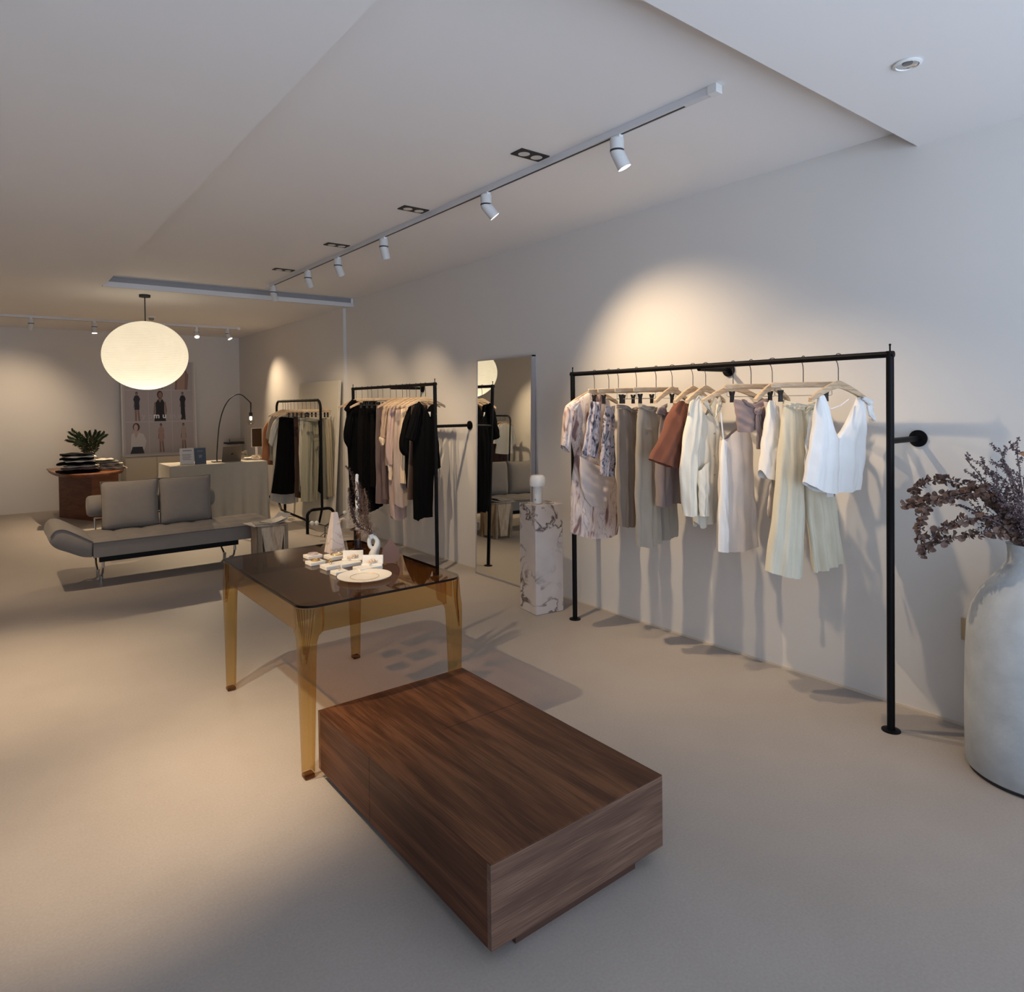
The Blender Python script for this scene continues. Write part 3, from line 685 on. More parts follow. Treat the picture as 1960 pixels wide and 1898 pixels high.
garment(h, 'wide_trousers', 'long ecru wide-leg drawstring trousers near the right end', 'trousers', G1, [
    ('leg', F_ecru, dict(L=[(1499, 772), (1492, 830), (1486, 900), (1478, 980), (1464, 1091)], R=[(1534, 780), (1538, 850), (1540, 920), (1540, 1000), (1537, 1104)], B=[(1485, 1097), (1515, 1103)], puff=.055, fold=.009, nf=3, seed=36, flare=1.2)),
    ('leg', F_ecru, dict(L=[(1530, 780), (1538, 870), (1545, 960), (1560, 1097)], R=[(1566, 776), (1585, 850), (1600, 930), (1618, 1079)], B=[(1580, 1090), (1600, 1082)], puff=.05, fold=.010, nf=3, seed=37, off=-.03, flare=1.2)),
    ('waistband', F_ecru, dict(L=[(1499, 765), (1499, 776)], R=[(1567, 768), (1567, 780)], T=[(1520, 772), (1545, 774)], B=[(1520, 784), (1545, 785)], puff=.05, fold=.005, nf=9, nv=6, nu=40, seed=38, top=1.)),
    ('drawstring', F_ecru, dict(L=[(1538, 778), (1532, 784), (1530, 800)], R=[(1552, 778), (1556, 790), (1557, 800)], T=[(1545, 776)], B=[(1536, 784), (1543, 781), (1550, 785)], puff=.008, off=.055, fold=.002, seed=39, nu=12, nv=8))])
h = H1(1604.6, -12); make_hanger('shirt', h, 'wooden hanger inside the white V-neck camisole, last on the right', GH1)
t = garment(h, 'white_camisole', 'white V-neck camisole with tied strap at the right end of the long rack', 'camisole', G1, [
    ('body', F_whitec, dict(L=[(1567, 757), (1561, 780), (1558, 815), (1549, 870), (1541, 922)], R=[(1577, 759), (1586, 790), (1597, 822), (1605, 850), (1606, 942)], B=[(1555, 934), (1580, 943)], T=[(1572, 756)], puff=.035, fold=.008, nf=2.2, seed=40, crink=.003)),
    ('body', F_whitec, dict(L=[(1641, 760), (1628, 795), (1612, 825), (1603, 845), (1602, 942)], R=[(1649, 768), (1655, 807), (1655, 860), (1650, 900), (1643, 933)], B=[(1620, 940)], T=[(1645, 760)], puff=.035, fold=.008, nf=2.2, seed=41, crink=.003)),
    ('back', F_whitec, dict(L=[(1565, 790), (1560, 820), (1552, 900)], R=[(1648, 790), (1652, 840), (1648, 900)], T=[(1600, 850)], puff=.01, fold=.004, off=-.045, seed=42)),
    ('ribbon', F_whitec, dict(L=[(1648, 762), (1652, 774), (1655, 790), (1667, 806)], R=[(1656, 764), (1662, 776), (1667, 792), (1669, 806)], puff=.005, fold=.004, off=.02, seed=44, nu=6, nv=12)),
    ('ribbon', F_whitec, dict(L=[(1640, 764), (1646, 768), (1654, 776)], R=[(1642, 758), (1652, 762), (1660, 768)], puff=.014, fold=.003, off=.03, seed=45, nu=8, nv=8)),
    ('care_label', F_whitec, dict(L=[(1594, 940), (1594, 953)], R=[(1611, 940), (1611, 952)], puff=.001, fold=.0, crink=.001, off=-.04, seed=46, nu=4, nv=6))])
mb = MB(); mb.tube([h.px(*q)-h.n*.01 for q in ((1577, 768), (1583, 778), (1595, 782), (1612, 776), (1628, 764))], .003, 6); mb.build('strap', F_whitec, t)

# ------------------------------------------------------------------ rack 2 (middle, dark clothes)
X2, Z2 = 3.38, 1.822-.016
def H2(u, deg=-8): return Hang(X2, onx(u, 738, X2).y, Z2, deg)
G2 = 'clothes on the middle rack'; GH2 = 'wooden hangers on the middle rack'
def C(L, R, T=(), B=(), **k):
    d = dict(L=L, R=R, T=T, B=B, nu=14, nv=26); d.update(k); return d
h = H2(681.5); make_hanger('shirt', h, 'bare-ended wooden hanger at the left end of the middle rack', GH2)
garment(h, 'black_shift_dress', 'black shift dress at the far left of the middle rack', 'dress', G2, [('body', F_blackc, C([(664, 772), (663, 800), (666, 880), (670, 970)], [(698, 772), (700, 850), (702, 975)], T=[(680, 767)], puff=.04, seed=50))])
h = H2(692.8); make_hanger('shirt', h, 'wooden hanger poking out of the black puff-sleeved dress', GH2)
garment(h, 'black_puff_sleeve_dress', 'black dress with drooping puff sleeve and cut-out shoulder', 'dress', G2, [
    ('body', F_blackc, C([(672, 765), (668, 800), (668, 880), (672, 984)], [(704, 768), (706, 850), (706, 984)], T=[(688, 766)], puff=.045, seed=51)),
    ('cap_sleeve', F_blackc, C([(673, 763), (662, 775), (657, 783)], [(676, 768), (670, 785), (664, 790)], puff=.02, off=.03, seed=52, nv=10)),
    ('sleeve', F_blackc, C([(668, 785), (661, 800), (656, 838), (665, 856)], [(680, 785), (676, 810), (672, 840), (668, 857)], puff=.04, off=.02, seed=53))])
h = H2(704); make_hanger('shirt', h, 'wooden hanger above the long black dress, third on the middle rack', GH2)
garment(h, 'long_black_dress', 'long black sleeveless dress behind the dried plumes', 'dress', G2, [('body', F_black2, C([(688, 768), (684, 820), (684, 900), (686, 975)], [(722, 768), (722, 850), (724, 972)], T=[(704, 765)], puff=.04, seed=54, fold=.012))])
h = H2(711.3); make_hanger('clip', h, 'clip hanger above the black flared trousers', GH2)
garment(h, 'black_flared_trousers', 'black trousers with flared hem reaching lowest on the middle rack', 'trousers', G2, [('leg', F_blackc, C([(702, 768), (698, 850), (700, 920), (706, 981)], [(722, 766), (720, 860), (720, 930), (734, 966)], B=[(720, 973)], puff=.04, seed=55)),
    ('leg', F_blackc, C([(700, 770), (697, 850), (696, 960)], [(712, 770), (711, 850), (712, 975)], puff=.035, seed=56, off=-.04))])
h = H2(723.3); make_hanger('clip', h, 'clip hanger, fifth on the middle rack, above black cloth', GH2)
garment(h, 'black_slip_skirt', 'narrow black skirt beside the plum skirt', 'skirt', G2, [('body', F_black2, C([(710, 770), (709, 840), (709, 930)], [(723, 770), (722, 850), (722, 935)], puff=.03, seed=57))])
h = H2(732.6); make_hanger('clip', h, 'clip hanger above the dusty plum skirt', GH2)
garment(h, 'plum_skirt', 'dusty plum long skirt on the middle rack', 'skirt', G2, [('body', F_plum, C([(721, 775), (719, 850), (720, 910), (719, 963)], [(738, 775), (739, 850), (741, 910), (745, 964)], puff=.04, fold=.012, nf=2, seed=58))])
h = H2(746.9); make_hanger('clip', h, 'clip hanger above the dark plum trousers, seventh on the middle rack', GH2)
garment(h, 'plum_trousers', 'dark plum trousers half hidden behind the beige blouse', 'trousers', G2, [('leg', F_plum, C([(731, 775), (730, 860), (733, 955)], [(744, 775), (744, 850), (746, 955)], puff=.03, seed=59))])
h = H2(758.4); make_hanger('shirt', h, 'wooden hanger inside the beige blouse with frilled cuff', GH2)
garment(h, 'beige_blouse', 'beige silk blouse with frilled elbow cuff', 'blouse', G2, [
    ('body', F_beige, C([(740, 775), (737, 800), (738, 850), (738, 890)], [(757, 772), (760, 820), (760, 900)], puff=.03, seed=60)),
    ('sleeve', F_beige, C([(738, 774), (731, 785), (728, 815), (726, 836)], [(742, 780), (740, 810), (736, 838)], puff=.03, off=.02, seed=61, fold=.005, nf=1.5)),
    ('cuff', F_peach, C([(727, 834), (724, 839), (728, 852)], [(736, 836), (736, 842), (733, 850)], puff=.03, off=.02, seed=62, nv=8))])
h = H2(770.2); make_hanger('shirt', h, 'wooden hanger inside the blush dress with long cuffs', GH2)
garment(h, 'blush_dress', 'blush pink dress with long peach-cuffed sleeve and lace hem', 'dress', G2, [
    ('body', F_blush, C([(751, 775), (746, 820), (744, 880), (745, 940), (748, 986)], [(772, 775), (776, 850), (778, 920), (777, 985)], B=[(752, 993), (764, 994), (774, 990)], puff=.045, seed=63, fold=.01)),
    ('sleeve', F_blush, C([(751, 772), (742, 782), (738, 820), (735, 865), (739, 888)], [(755, 780), (755, 820), (752, 860), (749, 888)], puff=.035, off=.04, seed=64, fold=.006, nf=2)),
    ('cuff', F_peach, C([(739, 887), (741, 902), (742, 917)], [(749, 887), (748, 902), (747, 918)], puff=.018, off=.04, seed=65, nv=8))])
h = H2(778.3); make_hanger('shirt', h, 'wooden hanger with the tan slip dress, its pale arm showing', GH2)
garment(h, 'tan_slip_dress', 'tan satin slip dress in the middle of the middle rack', 'dress', G2, [('body', F_tan, C([(756, 784), (752, 830), (751, 900), (753, 964)], [(774, 778), (777, 850), (778, 910), (779, 964)], T=[(764, 783)], B=[(765, 970)], puff=.045, fold=.010, nf=2.5, seed=66, off=.02))])
h = H2(784); make_hanger('shirt', h, 'wooden hanger above the peach vest top', GH2)
garment(h, 'peach_vest', 'pale peach sleeveless vest beside the black blouse', 'top', G2, [('body', F_peach, C([(766, 782), (765, 820), (765, 870), (764, 924)], [(780, 780), (781, 850), (780, 925)], puff=.03, seed=67, off=.02))])
h = H2(796.2); make_hanger('shirt', h, 'wooden hanger above the black puff-sleeved blouse', GH2)
garment(h, 'black_puff_sleeve_blouse', 'black blouse with gathered puff sleeve on the middle rack', 'blouse', G2, [
    ('body', F_blackc, C([(784, 772), (780, 800), (776, 860), (777, 925), (780, 937)], [(806, 772), (808, 850), (806, 937)], puff=.045, seed=68)),
    ('sleeve', F_blackc, C([(785, 770), (776, 790), (767, 820), (763, 850), (766, 865), (773, 872)], [(792, 775), (790, 810), (784, 850), (780, 870)], puff=.045, off=.02, seed=69))])
h = H2(805); make_hanger('shirt', h, 'wooden hanger above the brown slip dress', GH2)
garment(h, 'brown_slip_dress', 'dark brown slip dress peeping out behind black clothes', 'dress', G2, [('body', F_brown, C([(788, 775), (784, 850), (779, 956)], [(818, 775), (822, 850), (822, 955)], puff=.03, seed=70))])
h = H2(814.3); make_hanger('shirt', h, 'wooden hanger above the black V-neck dress, at the right end of the middle rack', GH2)
t = garment(h, 'black_kimono_dress', 'black V-neck dress with wide elbow sleeves at the right of the middle rack', 'dress', G2, [
    ('body', F_blackc, C([(798, 770), (792, 800), (791, 870), (791, 930), (792, 992)], [(833, 772), (837, 800), (834, 870), (830, 930), (829, 988)], T=[(808, 774), (815, 788), (824, 776)], B=[(798, 996), (806, 990)], puff=.05, fold=.010, seed=71)),
    ('sleeve', F_blackc, C([(799, 768), (789, 780), (782, 805), (773, 838)], [(805, 775), (802, 800), (798, 825), (793, 846)], puff=.04, off=.035, seed=72)),
    ('sleeve', F_blackc, C([(826, 790), (828, 820), (830, 860), (835, 900)], [(834, 780), (838, 820), (841, 850), (845, 892)], puff=.04, off=-.03, seed=73)),
    ('care_label', F_whitec, C([(815, 788), (819, 797)], [(820, 788), (820, 796)], puff=.001, off=.055, seed=74, nu=4, nv=4, fold=0))])

# ------------------------------------------------------------------ rack 3 (rear, freestanding)
X3, Z3 = 3.40, 1.69
t = thing('clothes_rack', 'black tubular freestanding clothes rack behind the sofa', 'clothes rack', (X3, 8.27, 0))
mb = MB(); ya, yb = 8.29, 9.93; r_ = .10
pts = [(X3, ya, .30), (X3, ya, Z3-r_*1.2)]+list(arc((X3, ya+r_, Z3-r_), r_, pi, pi/2, 8, (0, 1, 0), (0, 0, 1)))+list(arc((X3, yb-r_, Z3-r_), r_, pi/2, 0, 8, (0, 1, 0), (0, 0, 1)))+[(X3, yb, Z3-r_*1.2), (X3, yb, .30)]
mb.tube(pts, .017, 12); mb.build('top_rail', M_black, t, smooth=True)
for y, xa, xb, zf in ((ya-.01, 3.20, 3.55, .30), (yb, 3.18, 3.50, .30)):
    mb = MB(); rr = .08
    mb.tube([(xa, y, .002), (xa, y, zf-rr)]+list(arc((xa+rr, y, zf-rr), rr, pi, pi/2, 6, (1, 0, 0), (0, 0, 1)))+list(arc((xb-rr, y, zf-rr), rr, pi/2, 0, 6, (1, 0, 0), (0, 0, 1)))+[(xb, y, zf-rr), (xb, y, .002)], .019, 12)
    mb.build('foot', M_black, t, smooth=True)
mb = MB(); mb.tube([(X3, yb, .30), (X3, yb-.06, .18), (X3-.02, yb-.2, .12), (X3-.05, ya+.2, .10), (X3-.02, ya+.05, .12), (X3, ya, .30)], .015, 10); mb.build('lower_bar', M_black, t, smooth=True)
def H3(u, deg=-6): return Hang(X3, onx(u, 768, X3).y, Z3, deg)
G3 = 'clothes on the rear rack'; GH3 = 'wooden hangers on the rear rack'
R3 = [
 (541.5, 'shirt', 'orange_tunic', 'orange-brown tunic at the far left of the rear rack', 'tunic', 'orange-brown tunic', [('body', F_orange, C([(530, 790), (506, 815), (502, 850), (500, 888)], [(552, 790), (540, 850), (530, 890)], puff=.03, seed=80))]),
 (546, 'shirt', 'grey_blouse', 'stone grey loose blouse at the left of the rear rack', 'blouse', 'stone grey blouse', [('body', F_stone, C([(534, 789), (517, 815), (516, 870), (514, 880)], [(556, 790), (560, 850), (560, 890)], puff=.03, seed=81)), ('sleeve', F_stone, C([(536, 787), (517, 799), (511, 820), (508, 838)], [(540, 792), (530, 810), (526, 830), (521, 846)], puff=.03, off=.02, seed=82, fold=.004))]),
 (551, 'shirt', 'off_white_tee', 'off-white knit tee with long hem on the rear rack', 'top', 'off-white tee', [('body', F_offw, C([(535, 793), (524, 830), (522, 900), (519, 930), (516, 957)], [(566, 795), (570, 870), (571, 960)], B=[(545, 964)], puff=.035, seed=83)), ('sleeve', F_offw, C([(536, 792), (520, 812), (513, 847)], [(541, 797), (530, 825), (520, 855)], puff=.03, off=.03, seed=84, fold=.004))]),
 (556.5, 'shirt', 'black_a_line_skirt', 'large black A-line skirt on the rear rack', 'skirt', 'black A-line skirt', [('body', F_blackc, C([(533, 797), (529, 850), (524, 900), (518, 943)], [(568, 800), (566, 850), (564, 900), (563, 943)], B=[(540, 945)], puff=.05, seed=85, off=.03))]),
 (563, 'shirt', 'brown_coat_dress', 'dark brown straight dress right of the black skirt', 'dress', 'dark brown dress', [('body', F_brown, C([(562, 797), (564, 870), (564, 951)], [(577, 797), (577, 870), (576, 953)], puff=.03, seed=86))]),
 (570, 'clip', 'grey_green_skirt', 'narrow grey-green skirt behind the sage trousers', 'skirt', 'grey-green skirt', [('body', F_sage2, C([(570, 797), (573, 870), (572, 940)], [(585, 797), (590, 870), (590, 955)], puff=.03, seed=87))]),
 (578.7, 'clip', 'sage_skirt', 'pale sage skirt edge beside the brown dress', 'skirt', 'pale sage skirt', [('body', F_offw, C([(574, 800), (572, 870), (575, 930)], [(582, 800), (584, 870), (584, 935)], puff=.02, seed=88))]),
 (586, 'clip', 'sage_trousers', 'sage green wide belted trousers on the rear rack', 'trousers', 'sage green trousers', [('leg', F_sage, C([(580, 801), (577, 850), (575, 900), (574, 959)], [(597, 803), (598, 850), (597, 900), (597, 959)], puff=.045, fold=.012, nf=2, seed=89, off=.03)), ('leg', F_sage, C([(597, 803), (600, 850), (601, 900), (600, 958)], [(613, 803), (614, 850), (612, 900), (607, 957)], puff=.04, fold=.012, nf=2, seed=90)), ('belt', F_sage, C([(580, 799), (580, 804)], [(612, 803), (612, 808)], puff=.05, off=.03, top=1, seed=91, nv=4, fold=0))]),
 (594.7, 'clip', 'black_trousers', 'black tapered trousers behind the rear rack post', 'trousers', 'black tapered trousers', [('leg', F_blackc, C([(609, 805), (611, 860), (609, 940)], [(618, 805), (619, 860), (618, 948)], puff=.03, seed=92))]),
 (602.7, 'clip', 'grey_green_trousers', 'grey-green trousers right of the rear rack post', 'trousers', 'grey-green trousers', [('leg', F_sage2, C([(614, 800), (617, 860), (619, 955)], [(626, 800), (628, 870), (628, 955)], puff=.03, seed=93))]),
 (608.5, 'clip', 'khaki_skirt', 'khaki pleated skirt at the right end of the rear rack', 'skirt', 'khaki skirt', [('body', F_khaki, C([(619, 801), (624, 860), (627, 951)], [(635, 803), (637, 870), (640, 948)], puff=.04, fold=.014, nf=3, seed=94))])]
for u, k, nm, lb, cat, short, parts in R3:
    h = H3(u); make_hanger(k, h, 'wooden hanger above the %s on the rear rack' % short, GH3)
    garment(h, nm, lb, cat, G3, parts, mx=3.70)

# ------------------------------------------------------------------ rack seen in the mirror (left wall)
XM, ZM = -1.33, 1.60
t = thing('clothes_rack', 'black tubular rack along the left wall, seen only in the mirror', 'clothes rack', (XM, 10.9, 0))
mb = MB(); ya, yb = 10.88, 12.4
pts = [(XM, ya, .002), (XM, ya, ZM-r_*1.2)]+list(arc((XM, ya+r_, ZM-r_), r_, pi, pi/2, 8, (0, 1, 0), (0, 0, 1)))+list(arc((XM, yb-r_, ZM-r_), r_, pi/2, 0, 8, (0, 1, 0), (0, 0, 1)))+[(XM, yb, ZM-r_*1.2), (XM, yb, .002)]
mb.tube(pts, .017, 10); mb.build('frame', M_black, t, smooth=True)
for y in (ya, yb):
    mb = MB(); mb.tube([(XM-.22, y, .018), (XM+.22, y, .018)], .016, 8); mb.build('foot', M_black, t, smooth=True)
def wm(u, v): return Vector((XM+u, 0, v))
GM = 'clothes on the rack seen in the mirror'; GHM = 'wooden hangers on the rack seen in the mirror'
for i, (y, nm, lb, cat, mat, w0, w1, zb) in enumerate((
    (11.05, 'white_shirt', 'white loose shirt at the near end of the mirrored rack', 'shirt', F_cream, .18, .24, .82),
    (11.21, 'brown_dress', 'brown dress behind the white shirt on the mirrored rack', 'dress', F_brown, .17, .22, .45),
    (11.39, 'brown_jacket', 'rusty brown jacket on the mirrored rack', 'jacket', F_rust, .19, .22, .8),
    (11.57, 'dark_dress', 'dark brown pleated dress on the mirrored rack', 'dress', F_brown, .16, .22, .5),
    (11.75, 'rust_pleated_skirt', 'rust red pleated skirt on the mirrored rack', 'skirt', F_rust, .15, .24, .45),
    (11.91, 'white_blouse', 'short white blouse on the mirrored rack', 'top', F_whitec, .17, .20, .95))):
    h = Hang(XM, y, ZM, 6); make_hanger('shirt', h, 'wooden hanger of the %s' % lb.replace('_', ' '), GHM)
    def mf(u, v, y=y): return Vector((XM+u, y, v))
    me = cloth_mesh(nm, mf, Vector((0, -1, 0)), [(-w0, 1.40), (-w0*1.1, 1.2), (-w1, zb)], [(w0, 1.40), (w0*1.1, 1.2), (w1, zb)], T=[(0, 1.45)], B=[(0, zb-.02)], nu=16, nv=20, puff=.04, fold=.012, seed=100+i)
    if cat in ('shirt', 'jacket', 'top'):
        tt = thing(nm, lb, cat, (XM, y, 1.5), GM); link('body', me, mat, tt)
        for s in (-1, 1):
            link('sleeve', cloth_mesh('sleeve', mf, Vector((0, -1, 0)), [(s*w0*.8, 1.43), (s*w0*1.1, 1.2), (s*w0*1.15, 1.02)], [(s*w0*1.05, 1.40), (s*w0*1.5, 1.2), (s*w0*1.65, 1.02)], nu=8, nv=12, puff=.035, seed=120+i), mat, tt)
    else: tag(link(nm, me, mat), lb, cat, GM)

# ================================================================== MIRROR, PLINTH, LAMP
M_mirror = plain('mirror_silver', (.86, .86, .80), .015, 1.)
MY0, MY1, MH = 4.475, 5.285, 2.03
def lean(y, z, d):     # d: depth behind the mirror face
    return Vector((3.692+.046*z/MH-.014*(y-4.88)+d, y, z))
t = thing('standing_mirror', 'tall frameless mirror leaning against the right wall', 'mirror', (3.72, MY0, 0))
mb = MB(); a, b = MY0+.012, MY1-.012
mb.prism([lean(a, .018, -.001), lean(b, .018, -.001), lean(b, MH-.012, -.001), lean(a, MH-.012, -.001)], (.003, 0, 0)); mb.build('glass', M_mirror, t)
M_alu = plain('mirror_frame', (.42, .40, .42), .4, .3)
M_alud = plain('mirror_frame_dark', (.10, .08, .06), .5)
mb = MB()
for (y0, z0, y1, z1) in ((MY0, .004, MY0+.012, MH), (MY1-.012, .004, MY1, MH), (MY0, .004, MY1, .018), (MY0, MH-.012, MY1, MH)):
    mb.prism([lean(y0, z0, -.004), lean(y1, z0, -.004), lean(y1, z1, -.004), lean(y0, z1, -.004)], (.042, 0, 0))
mb.build('frame', M_alu, t)
M_marb = marble('veined_marble', (.60, .55, .53), (.10, .075, .075), 3.2)
PA = radians(-8)
t = MB(); t.box((-.125, -.115, .002), (.125, .115, .832))
for v in t.bm.verts: v.co = Matrix.Rotation(PA, 3, 'Z') @ v.co + Vector((3.425, 4.012, 0))
o = t.build('marble_plinth', M_marb, None, bevel=.0015); tag(o, 'white marble plinth with grey veins between mirror and long rack', 'plinth')
t = thing('table_lamp', 'small white mushroom-shaped lamp on the marble plinth', 'lamp', (3.41, 4.03, .832))
M_opal = plain('opal_glass', (.80, .80, .80), .25)
c = (3.41, 4.03, .832)
mb = MB(); mb.lathe(c, [(.0, .0005), (.035, .0005), (.036, .004), (.035, .14)], 36); mb.build('stem', M_white, t, smooth=True)
mb = MB(); mb.lathe(c, [(.035, .134), (.060, .134), (.063, .140), (.063, .178), (.058, .205), (.045, .218), (.02, .222), (0, .222)], 40); mb.build('lamp_shade', M_opal, t, smooth=True)
mb = MB(); mb.cyl((c[0]-.034, c[1]-.012, c[2]+.03), (c[0]-.038, c[1]-.013, c[2]+.03), .004, n=10); mb.build('switch', M_blackm, t)

# ================================================================== COFFEE TABLE
t = thing('coffee_table', 'low walnut box coffee table in the foreground', 'coffee table', (1.48, 2.16, 0))
cx0, cx1, cy0, cy1, cz0, cz1 = 1.110, 1.855, 1.535, 2.785, .050, .300
ym = cy0+.765
M_wn2 = wood('walnut_veneer_side', (.050, .018, .009), (.082, .030, .015), (.13, .052, .027), (11, 1.0, 11), 1.6, .5, offs=(3, 0, 0))
M_wn2.node_tree.nodes['Principled BSDF'].inputs['Specular IOR Level'].default_value = .25
mb = MB(); mb.box((cx0, cy0+.0005, cz1-.003), (cx1, cy1, cz1)); 
bmesh.ops.bevel(mb.bm, geom=mb.bm.edges[:], offset=.0008, segments=1, affect='EDGES'); mb.build('top', M_walnutX, t)
mb = MB(); mb.box((cx0+.02, cy0+.02, cz0), (cx1-.02, cy1-.02, cz1-.004)); mb.build('carcass', M_wn2, t)
mb = MB(); mb.box((cx0, cy0, cz0), (cx1, cy0+.0185, cz1-.0032)); mb.build('end_panel', M_walnutE, t)
mb = MB(); mb.box((cx0, cy1-.0185, cz0), (cx1, cy1, cz1-.0032)); mb.build('end_panel', M_walnutE, t)
for s, x in ((0, cx0), (1, cx1-.0185)):
    mb = MB(); mb.box((x, cy0+.019, cz0), (x+.0185, ym-.0015, cz1-.0032)); mb.build('drawer_front', M_wn2, t)
    mb = MB(); mb.box((x, ym+.0015, cz0), (x+.0185, cy1-.019, cz1-.0032)); mb.build('drawer_front', M_wn2, t)
mb = MB(); mb.box((cx0+.33, ym-.0012, cz1-.0004), (cx1, ym+.0012, cz1+.0004)); mb.build('lid_joint', plain('joint_dark', (.02, .008, .004), .8), t)  # thin dark strip along the lid joint
mb = MB(); mb.box((cx0+.11, cy0+.03, .001), (cx1-.11, cy1-.10, cz0)); mb.build('plinth_base', plain('plinth_wood', (.07, .03, .018), .6), t)

# ================================================================== SMOKED TABLE
M_amber = clear('amber_plastic', (.86, .73, .48), 1.46)
M_amberd = clear('amber_tip', (.62, .45, .25), 1.49)
M_smoke = clear('smoked_glass', (.44, .262, .14), 1.36)
M_edge = clear('smoked_edge', (.14, .085, .05), 1.5)
tx0, tx1, ty0, ty1, tz = 1.045, 1.880, 2.795, 4.025, .750
t = thing('dining_table', 'rectangular see-through amber plastic table with smoked top', 'table', (1.46, 3.41, 0))
def rrect(x0, x1, y0, y1, r, n=8):
    P = []
    for cx_, cy_, a in ((x1-r, y1-r, 0), (x0+r, y1-r, pi/2), (x0+r, y0+r, pi), (x1-r, y0+r, 1.5*pi)):
        P += [(cx_+r*cos(a+pi/2*i/n), cy_+r*sin(a+pi/2*i/n)) for i in range(n+1)]
    return P
P = rrect(tx0, tx1, ty0, ty1, .075)
mb = MB(); top = [mb.bm.verts.new((x, y, tz)) for x, y in P]; mb.bm.faces.new(top)
q = rrect(tx0+.003, tx1-.003, ty0+.003, ty1-.003, .072); 
o = mb.build('tabletop', M_smoke, t)
mb = MB(); K = len(P)
lo = [mb.bm.verts.new((x, y, tz-.001)) for x, y in P]; l1 = [mb.bm.verts.new((x, y, tz-.011)) for x, y in P]; l2 = [mb.bm.verts.new((x, y, tz-.011)) for x, y in rrect(tx0+.006, tx1-.006, ty0+.006, ty1-.006, .069)]; l3 = [mb.bm.verts.new((x, y, tz-.001)) for x, y in rrect(tx0+.006, tx1-.006, ty0+.006, ty1-.006, .069)]
for A, B in ((lo, l1), (l1, l2), (l2, l3)):
    for i in range(K): mb.bm.faces.new((A[i], A[(i+1) % K], B[(i+1) % K], B[i]))
mb.build('edge_band', M_edge, t, smooth=True, angle=40)
# aprons
ap = .012
mb = None
for (a, b) in (((tx0+.10, ty0+ap), (tx1-.10, ty0+ap)), ((tx0+.10, ty1-ap), (tx1-.10, ty1-ap)), ((tx0+ap, ty0+.10), (tx0+ap, ty1-.10)), ((tx1-ap, ty0+.10), (tx1-ap, ty1-.10))):
    mb = MB(); dx = .0025 if a[0] == b[0] else 0; dy = .0025 if a[1] == b[1] else 0
    mb.box((min(a[0], b[0])-dx, min(a[1], b[1])-dy, .628), (max(a[0], b[0])+dx, max(a[1], b[1])+dy, tz-.012)); mb.build('apron', M_amber, t)
# legs: lofted square section tapering down, flaring into the corner
def leg(cx_, cy_, sx, sy):
    """outer corner (cx_, cy_); sx, sy point inward"""
    mb = MB(); rows = []
    for z, w, ins in ((.022, .046, .012), (.30, .057, .008), (.52, .066, .004), (.585, .070, .003), (.615, .080, .002), (.630, .098, .002), (.66, .104, .001), (.738, .106, 0)):
        r = min(.030, w*.33) if z < .6 else .07*min(1, (z-.55)/.15)*.9
        pts = []
        X0, Y0 = ins, ins
        for (ax, ay, a0) in ((X0+w-.006, Y0+w-.006, 0), (X0+.006, Y0+w-.006, pi/2), (X0+r, Y0+r, pi), (X0+w-.006, Y0+.006, 1.5*pi)):
            rr = r if a0 == pi else .006
            pts += [(ax+rr*cos(a0+pi/2*i/4), ay+rr*sin(a0+pi/2*i/4)) for i in range(5)]
        rows.append([mb.bm.verts.new((cx_+sx*p[0], cy_+sy*p[1], z)) for p in pts])
    for A, B in zip(rows, rows[1:]):
        n = len(A)
        for i in range(n): mb.bm.faces.new((A[i], A[(i+1) % n], B[(i+1) % n], B[i]))
    o = mb.build('leg', M_amber, t, smooth=True, angle=50)
    mb = MB(); w = .046; i = .012
    xs = sorted((cx_+sx*i, cx_+sx*(i+w))); ys = sorted((cy_+sy*i, cy_+sy*(i+w)))
    mb.box((xs[0], ys[0], .001), (xs[1], ys[1], .0215)); mb.build('leg_tip', M_amberd, o, bevel=.006)
    # fluting fanned out under the corner
    mb = MB()
    for k in range(7):
        a = radians(12+11*k); r = .075
        p0 = Vector((cx_+sx*(r-r*cos(a)*.97), cy_+sy*(r-r*sin(a)*.97), .733))
        p1 = Vector((cx_+sx*(.012+.014*(sin(a))), cy_+sy*(.012+.014*cos(a)), .56-.06*abs(k-3)/3))
        m = p0.lerp(p1, .45)+Vector((sx*.004*(1), sy*.004, 0))
        mb.tube(crom([p0, m, p1], 5), [.0026]*11, 6)
    mb.build('fluting', M_amber, o, smooth=True)
for a, b, sx, sy in ((tx0, ty0, 1, 1), (tx1, ty0, -1, 1), (tx0, ty1, 1, -1), (tx1, ty1, -1, -1)): leg(a, b, sx, sy)

